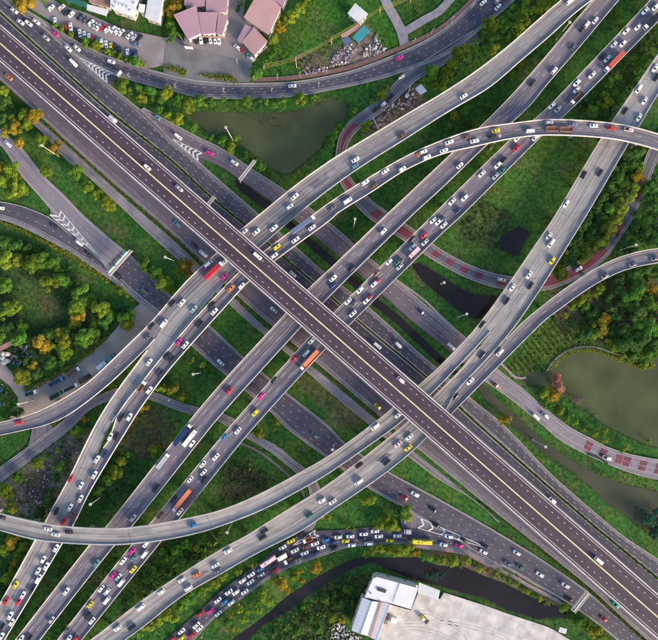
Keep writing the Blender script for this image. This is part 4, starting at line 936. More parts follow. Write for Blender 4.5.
building('shed',"bright white square roof under the yellow power lines",'shed',[([(355,4.2),(367.8,15),(360.2,24.2),(347.4,13.4)],'roofwhite',.8,9,0)],4.6)
def vents(g,inv):
    for px_,py_ in ((117,3.5),(120,5),(124,6.5),(128,8),(131,11),(135,4),(115,7.5)):
        p=np.array(W(px_,py_,7.4)[:2])-inv; mb=MB(); mb.box(p[0]-.55,p[0]+.55,p[1]-.45,p[1]+.45,7.1,8.3); mb.build('roof_unit',M['roofgrey'],g)
building('office_building',"long white flat roofed block at the top left behind the car park",'building',[([(111,-12),(140,-12),(138.5,2),(132.3,16),(110.5,8.5)],'roofwhite',.6,0,0)],7.0,extra=vents)
building('office_building',"pale grey roofed block beside the golden tree at the car park",'building',[([(149.5,-8),(166,-8),(158.6,22),(145,17.5)],'roofgrey',.8,12,0),([(139.5,4.5),(145.5,5.5),(144,13),(138,11.5)],'roofwhite',.4,4,0)],6.6)
building('shed',"low brown roofed shed behind the slanted parking row",'shed',[([(89,-6),(110,-6),(110,8),(89,2.5)],'roofbrown',.7,10,0)],4.0)
def wh(g,inv):
    h=8.3
    def Q(pts,z): return [np.array(W(*p,z)[:2])-inv for p in pts]
    mb=MB(); mb.prism([tuple(p) for p in Q([(377.6,587),(386.5,590),(385,592.6),(377,590)],h)],h+.2,h+.75); mb.build('skylight',M['chassis'],g)
    mb=MB(); a,b=Q([(381.2,601.6),(370.2,637.2)],8.6); mb.bar((*a,8.75),(*b,8.75),.9,.3); mb.build('gutter',M['gutter'],g)
    mb=MB(); a=Q([(370.4,592.6)],h)[0]; mb.tube((*a,8),(*a,9.4),.35,.35,10); mb.build('vent_pipe',M['chassis'],g)
    a=Q([(400,583)],h)[0]; b=Q([(394,604)],h)[0]; mb=MB(); mb.bar((*a,h+.6),(*b,h+.5),.3,.25); mb.build('roof_step',M['roofgrey'],g)
building('warehouse',"white L shaped warehouse with orange gutter at the bottom of the photo",'warehouse',
 [([(377.2,576.6),(418,587.8),(411,609.2),(390,603),(364.6,597.2),(373.2,578)],'roofwhite',.5,0,0),([(362.6,597.6),(371.6,600.4),(360,633),(351.5,630.2)],'roofwhite',.9,10,1),([(371.8,600.5),(381.2,602),(370.2,636.6),(360.2,633)],'roofgrey',.9,12,3),([(381.6,602.2),(390,603.6),(376.4,639.6),(370.6,637.4)],'roofwhite',.5,12,1)],8.0,extra=wh)
canopy('canopy',"pale lean-to roof on the canal side of the warehouse",'canopy',[(400,579.6),(418,585.6),(417,590),(399.4,584.2)],'roofgrey',4.2,9)
canopy('canopy',"short narrow lean-to roof near the warehouse corner",'canopy',[(379.6,574.2),(389.4,577.6),(388.6,580),(379,576.6)],'roofgrey',4.0,6)
canopy('canopy',"long slatted shelter beside the warehouse along the canal",'canopy',[(419,582.4),(440,590.6),(438,600),(418,592.6)],'roofwhite',3.6,14)
canopy('canopy',"small white hut roof at the yard corner near the yellow tree",'canopy',[(560,627),(567,629),(565.5,634),(558.5,632)],'roofwhite',3,5)
# ---- the bleached concrete yard, cast in slabs
yard=[(376,642),(390,604.5),(411,610.5),(418.5,592),(440,599),(444,592.6),(485,605.5),(507,613.5),(543.7,625.5),(552,629),(570,640),(590,665),(366,668)]
yp=np.array([p[:2] for p in W2(yard)])
mb=MB(); mb.prism([tuple(p) for p in yp],-.4,.08); yo=tag(mb.build('concrete_yard',M['slabjoint']),"bleached concrete yard beside the white warehouse",'yard',kind='structure'); GROUND_POLYS.append((yp,.1))
def clip(poly,x0,x1,y0,y1):
    def cut(P,f,ip):
        o=[]
        for i in range(len(P)):
            a,b=P[i],P[(i+1)%len(P)]; fa,fb=f(a),f(b)
            if fa>=0: o.append(a)
            if (fa>=0)!=(fb>=0): t=fa/(fa-fb); o.append(a+(b-a)*t)
        return o
    P=[np.array(p) for p in poly]
    for f in (lambda p:p[0]-x0,lambda p:x1-p[0],lambda p:p[1]-y0,lambda p:y1-p[1]):
        P=cut(P,f,None)
        if len(P)<3: return []
    return P
ang=math.radians(-17); ca_,sa_=math.cos(ang),math.sin(ang); rot=lambda p:np.array([p[0]*ca_+p[1]*sa_,-p[0]*sa_+p[1]*ca_]); irot=lambda p:np.array([p[0]*ca_-p[1]*sa_,p[0]*sa_+p[1]*ca_])
rp=np.array([rot(p) for p in yp]); ym=[simple('slab_'+k,c,.9,0,.26,.16) for k,c in (('cream',(.53,.49,.46)),('ash',(.50,.47,.45)),('rose',(.54,.485,.455)))]
for gx_ in np.arange(math.floor(rp[:,0].min()/11)*11,rp[:,0].max(),11):
    for gy_ in np.arange(math.floor(rp[:,1].min()/9)*9,rp[:,1].max(),9):
        q=clip(rp,gx_+.04,gx_+10.96,gy_+.04,gy_+8.96)
        if len(q)>=3:
            mb=MB(); zt_=.10+random.uniform(0,.03); mb.prism([tuple(irot(p)) for p in q],.0,zt_); mb.build('slab',random.choice(ym),yo)
for pts in ([(470,650),(462,632),(440,618),(426,612),(408,614)],[(520,650),(500,636),(470,627),(440,622),(404,622)],[(395,630),(412,628),(440,634),(462,645)]):
    Q=resample(pts,40); 
    for o_ in (-1.6,1.6):
        P_=np.array([W(x,y+o_,.14) for x,y in Q]); mb=MB(); strip(mb,P_,.55,.0); mb.build('tyre_track',M['dust'],yo)
# ------------------------------------------------------------------ masts, gantries, lamps, power line
def high_mast(head,base,label):
    B=np.array(W(*base,0)[:2]); z=17.0; Hd=np.array(W(*head,z)[:2]); c=B
    g=empty('light_mast',(B[0],B[1],0)); tag(g,label,'light mast',group='tall white lighting masts')
    mb=MB(); mb.tube((0,0,-.6),(0,0,.4),.55,.55,12); mb.build('base',M['kerb'],g)
    t=np.clip(Hd-B,-3,3); mb=MB(); mb.tube((0,0,.3),(t[0],t[1],z),.25,.15,10); mb.build('pole',M['mast'],g)
    mb=MB(); mb.tube((t[0],t[1],z-.1),(t[0],t[1],z+.25),.5,.5,14); hd=mb.build('lamp_ring',M['steel'],g)
    for k in range(6):
        a=k*math.pi/3; mb=MB(); x,y=t[0]+0.62*math.cos(a),t[1]+0.62*math.sin(a); mb.box(x-.25,x+.25,y-.22,y+.22,z-.15,z+.3); mb.build('lamp',M['mast'],hd)
for (t1,h),(t2,b),lb in [(('12',(330,258)),('12',(378,278)),"white light mast leaning over the grass next to the concrete service track"),(('01',(250,230)),('01',(350,295)),"white light mast between two bushy trees beside the service track"),
 (('03',(110,497)),('03',(200,475)),"white light mast standing in the dusty truck yard"),(('04',(540,457)),('04',(615,405)),"white light mast on the scrub beside the queue of cars"),(('24',(42,625)),('24',(70,570)),"white light mast on the rough grass below the long curved pale flyover"),
 (('21',(35,122)),('21',(75,195)),"white light mast at the corner of the green pond"),(('50',(130,133)),('50',(50,235)),"tall light mast squeezed between two flyovers near the top"),(('52',(527,185)),('52',(438,213)),"white light mast among the dense trees inside the loop road"),
 (('44',(632,113)),('44',(555,70)),"white light mast on the grass beside the murky canal"),(('32',(150,30)),('32',(142,75)),"white light mast on the dark grass under the curved flyover"),(('42',(160,598)),('42',(110,615)),"white light mast at the lower tip of the dark pool"),
 (('13',(497,318)),('13',(540,310)),"white light mast on the round lawn between straight flyovers"),(('41',(358,172)),('41',(303,248)),"light mast reaching up beside the curved flyover crossing"),(('05',(605,560)),('05',(550,632)),"light mast between the busy straight flyover and the pale descending one"),
 (('34',(15,130)),('34',(22,100)),"light mast by the broad slip road under the splitting flyovers"),(('42',(25,410)),('42',(5,418)),"short light mast on the upper bank of the dark pool")]:
    high_mast(T(t1,*h),T(t2,*b),lb)
def gantry(a,b,label,green=False,wd=1.6):
    z=6.5; A=np.array(W(*a,z)[:2]); B=np.array(W(*b,z)[:2]); c=(A+B)/2; d=B-A; ln=np.linalg.norm(d); ang=math.atan2(d[1],d[0])
    g=empty('sign_gantry',(c[0],c[1],0),ang); tag(g,label,'gantry',group='sign gantries across the roads'); h=ln/2
    for sx in (-1,1):
        mb=MB(); mb.tube((sx*h,0,-.3),(sx*h,0,z),.28,.22,10); mb.build('post',M['steel'],g)
    for sy in (-wd/2,wd/2):
        for zz in (z-.6,z+.6):
            mb=MB(); mb.bar((-h,sy,zz),(h,sy,zz),.24); mb.build('beam',M['mast'],g)
    br=MB(); k=max(3,int(ln/2.2))
    for q in range(k):
        x0=-h+q*ln/k; x1=x0+ln/k; br.bar((x0,-wd/2,z+.6),(x1,wd/2,z+.6),.12); br.bar((x0,wd/2,z+.6),(x1,-wd/2,z+.6),.12); br.bar((x0,-wd/2,z-.6),(x0,-wd/2,z+.6),.1); br.bar((x0,wd/2,z-.6),(x0,wd/2,z+.6),.1)
    br.build('truss_bracing',M['mast'],g)
    mb=MB(); mb.box(-h+.3,h-.3,-.25,.25,z+.72,z+.78); mb.build('walkway',M['steel'],g)
    if green:
        for f in (-.62,0,.55):
            x=f*h; mb=MB(); mb.box(x-h*.24,x+h*.24,wd/2+.15,wd/2+1.3,z-1.6,z+1.5); s=mb.build('sign_panel',M['signgreen'],g)
            mb=MB(); mb.box(x-h*.24-.1,x+h*.24+.1,wd/2+.08,wd/2+.15,z-1.7,z+1.6); mb.build('sign_frame',M['mast'],s)
gantry((109,275),(131,250.5),"gantry with green sign panels over the two merging roads",True)
gantry((239.4,180.5),(255,160.5),"white lattice gantry over the branch road near the pond",False)
gantry((208.4,204),(214.4,196.6),"short white lattice gantry over the dark service carriageway",False)
gantry((345.3,326),(352.3,322)[:2] if False else (351.6,320.6),"short lattice gantry right beside the expressway crossing",False,2.2)
gantry((573,611.5),(588.5,592),"wide grey steel gantry over the slip road near the yellow tree",False,2.8)
def street_lamp(px,py,label):
    x,y,_=W(px,py); g=empty('street_lamp',(x,y,.2)); tag(g,label,'street lamp',group='small street lamps'); mb=MB(); mb.tube((0,0,-.4),(0,0,5.5),.12,.08,8); mb.build('pole',M['mast'],g)
    mb=MB(); mb.bar((0,0,5.5),(.6,.6,5.6),.12); mb.build('arm',M['mast'],g); mb=MB(); mb.box(.45,.85,.45,.75,5.5,5.7); mb.build('lamp_head',M['lampglass'],g)
for k,(t,x,y) in enumerate([('10',122,470),('10',398,530),('20',26,556),('20',312,558),('20',590,522),('30',424,476),('25',118,408),('25',360,250),('15',556,600),('24',290,98),('54',278,462),('13',362,470),('20',106,384),('20',205,484),('20',345,476),('20',478,460),('20',637,437),('30',604,205),('30',497,262),('40',66,132),('40',183,58)]):
    p=T(t,x,y); street_lamp(*p,"small white street lamp, "+ordinal(k+1)+" of those listed")
LAMPTXT=["on the ring road below the car park hedge","on the ring road kerb above the tree row","on the ring road opposite the left pond bank","on the ring road above the middle of the pond","on the ring road near the pond's right end","on the concrete wedge where loop road begins","beside the jammed road among the golden trees","beside the jammed road at the red car","beside the jammed road close to the bottom edge","on the winding lane between flyovers","on the canal bank facing the lakeside road","on the winding lane by the golden bushes","by the forecourt exit beside the peach roof","at the forecourt corner on the ring road","on the brick pavement left of the power poles","on the brick pavement below the power poles","on the brick pavement beside the rubble heap","on the brick pavement beyond the gravel fork","on the brick pavement at the gravel track mouth","on the brick pavement above the lone white car","on the brick pavement near the top edge"]
for o,tx in zip([o for o in scene.objects if o.name.startswith('street_lamp')],LAMPTXT): o['label']="small white street lamp "+tx
# leaning power poles and yellow wires
pp=[T('20',262,395),T('20',452,345),T('30',8,230),T('30',300,52),(412,-4)]; pb=[T('20',262,415),T('20',458,405),T('30',10,262),T('30',297,80),(410,2)]
PT=["nearest the peach roofed house","on the grass bank above the ring road","at the left edge of the scrap yard","next to the gravel track mouth","at the top edge above the gravel track"]
tops=[]
for k,(a,b) in enumerate(zip(pp,pb)):
    B=np.array(W(*b,0)); Tt=np.array(W(*a,11.0)); g=empty('power_pole',tuple(B)); tag(g,"pale wooden power pole "+PT[k],'power pole',group='power poles along the grass field')
    d=np.clip(Tt-B,-2.5,2.5); d[2]=11; mb=MB(); mb.tube((0,0,-.5),tuple(d),.22,.15,8); mb.build('pole',M['wood'],g)
    mb=MB(); mb.bar((d[0]-.5,d[1]-1.3,10.4),(d[0]+.5,d[1]+1.3,10.4),.16); mb.build('crossarm',M['wood'],g); tops.append(B+d)
for w_ in range(3):
    mb=MB()
    for a,b in zip(tops[:-1],tops[1:]):
        o_=np.array([.45*(w_-1),1.1*(w_-1),-.5]); P=[a+o_+(b-a)*t-np.array([0,0,1.2*4*t*(1-t)]) for t in np.linspace(0,1,7)]
        for u,v in zip(P[:-1],P[1:]): mb.bar(u,v,.16)
    tag(mb.build('power_line',M['wire']),["uppermost","middle","lowest"][2-w_]+" yellowish power line strung between the wooden poles",'power line',group='power lines over the grass field')
# dark panel wall on the lakeside kerb, corner sign boards, site machinery
P=np.array(W(588,454.2,.5)); Q_=np.array(W(607.6,463.4,.5)); mb=MB(); mid=(P+Q_)/2+np.array([.3,.6,0]); mb.bar(P,mid,1.1,1.0); mb.bar(mid,Q_,1.1,1.0); tag(mb.build('dark_barrier',M['tyre']),"long dark barrier lying along the lakeside road kerb",'barrier')
def boards(px,py,ang,label,mt='roofwhite',n=1,wd=4):
    x,y,_=W(px,py); g=empty('sign_board',(x,y,0),ang); tag(g,label,'sign board')
    mb=MB(); mb.box(-wd/2,wd/2,-.12,.12,1.5,4.5); mb.build('panel',M[mt],g)
    for s_ in (-1,1): mb=MB(); mb.tube((s_*wd*.4,.2,-.3),(s_*wd*.4,.2,4.2),.1,.1,6); mb.build('post',M['steel'],g)
boards(121,75.8,.9,"white board at the nose of the ring road chevrons"); boards(401,79.5,.5,"white board on the concrete wedge by the loop road"); boards(375,124.5,-1.1,"white hoarding at the building site beside the loop road",wd=7)
boards(404,519,1.6,"tall white board beside the golden trees at the chevrons",wd=3); boards(190,50,-.1,"white signs at the forecourt below the mauve roofs",wd=5); boards(184,43,-.95,"pinkish gate board beside the mauve roofed house",'peach',wd=8)
# crane at the building site
x,y,_=W(407,96); g=empty('mobile_crane',(x,y,0),math.radians(70)); tag(g,"small pale crane with raised boom on the brown building site",'crane')
mb=MB(); mb.box(-2.6,2.6,-1.2,1.2,.7,1.5); mb.build('carrier',M['chassis'],g); mb=MB(); mb.box(-1.8,.4,-1,1,1.5,2.8); mb.build('cab',M['cabwhite'],g); mb=MB(); mb.bar((-1,0,2.6),(5.6,.2,5.4),.6,.6); mb.build('boom',M['wood'],g)
for sx in (-1.7,0,1.7):
    for sy in (-1.25,1.25): mb=MB(); mb.tube((sx,sy-.15,.5),(sx,sy+.15,.5),.5,.5,10); mb.build('wheel',M['tyre'],g)
def tank(px,py,label,r=1.4,h=2.0,mt='mast'):
    x,y,_=W(px,py); g=empty('storage_tank',(x,y,0)); tag(g,label,'tank',group='white tanks by the truck yard')
    mb=MB(); mb.tube((0,0,-.2),(0,0,h),r,r,16); mb.tube((0,0,h),(0,0,h+.35),r*.95,.35,16); mb.build('drum',M[mt],g); mb=MB(); mb.tube((0,0,h+.3),(0,0,h+.5),.36,.36,10); mb.build('lid',M['steel'],g)
for px,py,lb in ((4.3,353.5,"topmost left of the white tanks by the brown roof strip"),(8.2,354,"topmost right of the white tanks by the brown roof strip"),(4,358,"middle white tank in the cluster by the brown roof strip"),(8.4,361,"lower right white tank in the cluster by the truck yard"),(5.3,362.5,"lowest white tank in the cluster by the truck yard")): tank(px,py,lb)
def machine(px,py,ang,label,ca,cb):
    x,y,_=W(px,py); g=empty('loader',(x,y,.1),ang); tag(g,label,'loader')
    mb=MB(); mb.box(-2.2,1.2,-1,1,.7,1.7); b=mb.build('body',M['paint'],g); b.color=(*COLR[ca][0],1)
    mb=MB(); mb.box(-.9,.6,-.8,.8,1.7,2.8); b=mb.build('cab',M['paint'],g); b.color=(*COLR[cb][0],1)
    mb=MB(); mb.bar((.8,.7,1.2),(3.2,.7,.8),.25); mb.bar((.8,-.7,1.2),(3.2,-.7,.8),.25); mb.box(3.0,3.8,-1.3,1.3,.2,1.1); b=mb.build('bucket',M['chassis'],g)
    for sx in (-1.4,.8):
        for sy in (-1.1,1.1): mb=MB(); mb.tube((sx,sy-.2,.6),(sx,sy+.2,.6),.6,.6,10); mb.build('wheel',M['tyre'],g)
machine(423,617.5,-.8,"yellow and white loader standing in the concrete yard",'Y','W'); machine(386,619,1.2,"red machine with green cab parked against the warehouse",'R','E'); machine(384,104.5,.6,"grey loader working on the brown building site",'S','W')
x,y,_=W(393.5,619.5); mb=MB(); mb.prism([(x-2,y-1.2),(x+1.6,y-1.8),(x+2.2,y+1.2),(x-1.4,y+1.8)],.1,1.6); tag(mb.build('crate',M['cabwhite']),"white covered crate near the red and green machine",'crate')
def debris(name,label,polys,n,s0,s1,mats,seed,group=None):
    r=np.random.default_rng(seed); mb=MB()
    for poly,k in polys:
        P=np.array([p[:2] for p in W2(poly)]); lo,hi=P.min(0),P.max(0); c=0
        while c<k:
            q=lo+(hi-lo)*r.random(2)
            if not inside(P,q[:1],q[1:])[0]: continue
            c+=1; s=s0+(s1-s0)*r.random()**2; a=r.random()*3.14; h=.15+s*.5*r.random(); dx=np.array([math.cos(a),math.sin(a)])*s; dy=np.array([-math.sin(a),math.cos(a)])*s*(.3+.6*r.random()); t=r.normal(0,.18,2)
            B=[q-dx-dy,q+dx-dy,q+dx+dy,q-dx+dy]; m_=int(r.integers(len(mats))); zz=[max(.05,h+t[0]*s*sx+t[1]*s*sy) for sx,sy in((-1,-1),(1,-1),(1,1),(-1,1))]
            top=[(*b*1.0,z) for b,z in zip(B,zz)]; mb.face(top,m_)
            for i in range(4): j=(i+1)%4; mb.face([(*B[i],-.1),(*B[j],-.1),top[j],top[i]],m_)
    tag(mb.build(name,[M[m_] for m_ in mats]),label,'debris',kind='stuff')
debris('rubble',"pale scrap and broken furniture heaped around the teal shed",[([(329,66),(334,55),(344,47),(352,44),(356,50),(350,62),(340,67)],190),([(363,57),(366,48),(372,40),(378,33),(382,42),(387,50),(376,55)],130),([(299,72),(308,66),(320,66),(330,66),(330,71),(308,76)],70)],0,.2,.85,['roofwhite','roofblue','peach','pavement','roofbrown','wall','fascia'],1)
debris('rubble',"white rubbish heaped at the warehouse corner",[([(328,645),(334,622),(345,626),(352,632),(362,637),(362,650)],260)],0,.2,.75,['roofwhite','roofwhite','roofgrey','fascia','chassis','mauve'],2)
debris('rubble',"broken timber and earth on the brown building site",[([(370,126),(384,111),(400,98),(413,88),(418,98),(412,108),(390,120),(376,130)],230)],0,.2,1.0,['roofbrown','bark','fascia','chassis','pavement','roofbrown'],3)
debris('rubble',"scrap lying about behind the white tanks",[([(10,362),(15,345),(30,345),(32,356),(26,368),(14,369)],110),([(-10,385),(6,383),(11,398),(2,408),(-10,405)],90)],0,.2,.9,['roofbrown','bark','chassis','roofblue','roofteal','fascia'],4)
debris('rubble',"grey earth clods and debris on the bare lot below the winding lane",[([(20,478),(40,468),(58,458),(74,442),(84,442),(72,462),(52,490),(46,510),(24,505),(14,500)],260)],0,.15,.7,['bark','pavement','fascia','bark','chassis','wall'],5)
# ------------------------------------------------------------------ trees
def crown_mesh(seed, nclump, leaves, flat=.75, size=.085, spread=.78):
    r=np.random.default_rng(seed); V=[];F=[];Tn=[]
    cl=[]
    for k in range(nclump):
        a=r.random()*2*math.pi; rad=spread*math.sqrt(r.random())*(.75+.35*r.random()); zz=(1-(rad/1.0)**2)*.75*r.random()**.6+.05*r.random()
        cl.append((rad*math.cos(a),rad*math.sin(a),zz,.20+.17*r.random(),.75+.5*r.random()))
    cl.append((0,0,.62,.34,1.05))
    for cx,cy,cz,cr,ct in cl:
        for q in range(int(leaves*(cr/.28)**2)):
            d=r.normal(size=3); d/=np.linalg.norm(d); d[2]=abs(d[2])*1.0-.25; rr=cr*(.7+.45*r.random())
            p=np.array([cx,cy,cz])+d*rr*np.array([1,1,flat])
            nn=d*.7+r.normal(size=3)*.55+np.array([0,0,.45]); nn/=np.linalg.norm(nn)
            u=np.cross(nn,r.normal(size=3)); u/=np.linalg.norm(u); v=np.cross(nn,u); s=size*(.6+.9*r.random())
            b=len(V); V+= [p-u*s,p-v*s*.55,p+u*s,p+v*s*.55]; F.append((b,b+1,b+2,b+3))
            t=ct*(.72+.56*r.random()); hue=r.normal()*.06; Tn+=[(t*(1+hue),t,t*(1-hue*.5),1)]*4
    me=bpy.data.meshes.new('crown'); me.from_pydata([tuple(x) for x in V],[],F); ca=me.color_attributes.new('tint','FLOAT_COLOR','POINT'); ca.data.foreach_set('color',np.array(Tn,float).ravel()); me.materials.append(M['leaf']); me.update(); return me
CROWNS=[crown_mesh(100+k,12+k%4*3,185,size=.056) for k in range(8)]
SMALL=[crown_mesh(200+k,6,120,size=.078) for k in range(5)]
SPARSE=[crown_mesh(300+k,12,34,size=.06) for k in range(2)]
def trunk_mesh(seed):
    r=random.Random(seed); mb=MB(); mb.tube((0,0,-.3),(0,0,.45),.07,.05,7)
    for k in range(4):
        a=k*1.57+r.random(); mb.tube((0,0,.3+.05*k),(.42*math.cos(a),.42*math.sin(a),.85),.035,.012,5)
    return mb.mesh('trunk',M['bark'])
TRUNKS=[trunk_mesh(k) for k in range(3)]
FC={'g':((.095,.225,.026),'mid green'),'d':((.062,.150,.028),'dark green'),'y':((.185,.260,.022),'yellow green'),'o':((.300,.240,.022),'golden'),'r':((.36,.17,.11),'russet'),'t':((.030,.105,.065),'blue green'),'v':((.115,.095,.085),'greyish')}
TREES=[]
def tree(px,py,r,c,area):
    R=r*S*1.12; h=max(2.2,R*1.25); big=R>3.2
    x,y,_=W(px,py,h*.8)
    g=empty('tree' if R>3.25 else 'small_tree',(x,y,-.3),random.random()*6.28)
    cr=bpy.data.objects.new('crown',random.choice(SPARSE if c=='v' else (CROWNS if big else SMALL))); link(cr,g); k=random.uniform(.94,1.08); cr.scale=(R*k,R/k,R*.95); cr.location=(0,0,h*.42); cr.rotation_euler=(0,0,random.random()*6.28)
    j=random.uniform(.80,1.3); jr=random.uniform(.85,1.2); b=FC[c][0]; cr.color=(b[0]*j*jr,b[1]*j,b[2]*j,1)
    tk=bpy.data.objects.new('trunk',random.choice(TRUNKS)); link(tk,g); tk.scale=(R*.75,R*.75,h*.75)
    TREES.append(dict(o=g,c=FC[c][1],size='large' if R>4.6 else 'medium' if R>3.25 else 'small',area=area,px=px,py=py,kind='tree' if R>3.25 else 'small_tree'))  # trees with the smaller crowns are split off as their own kind
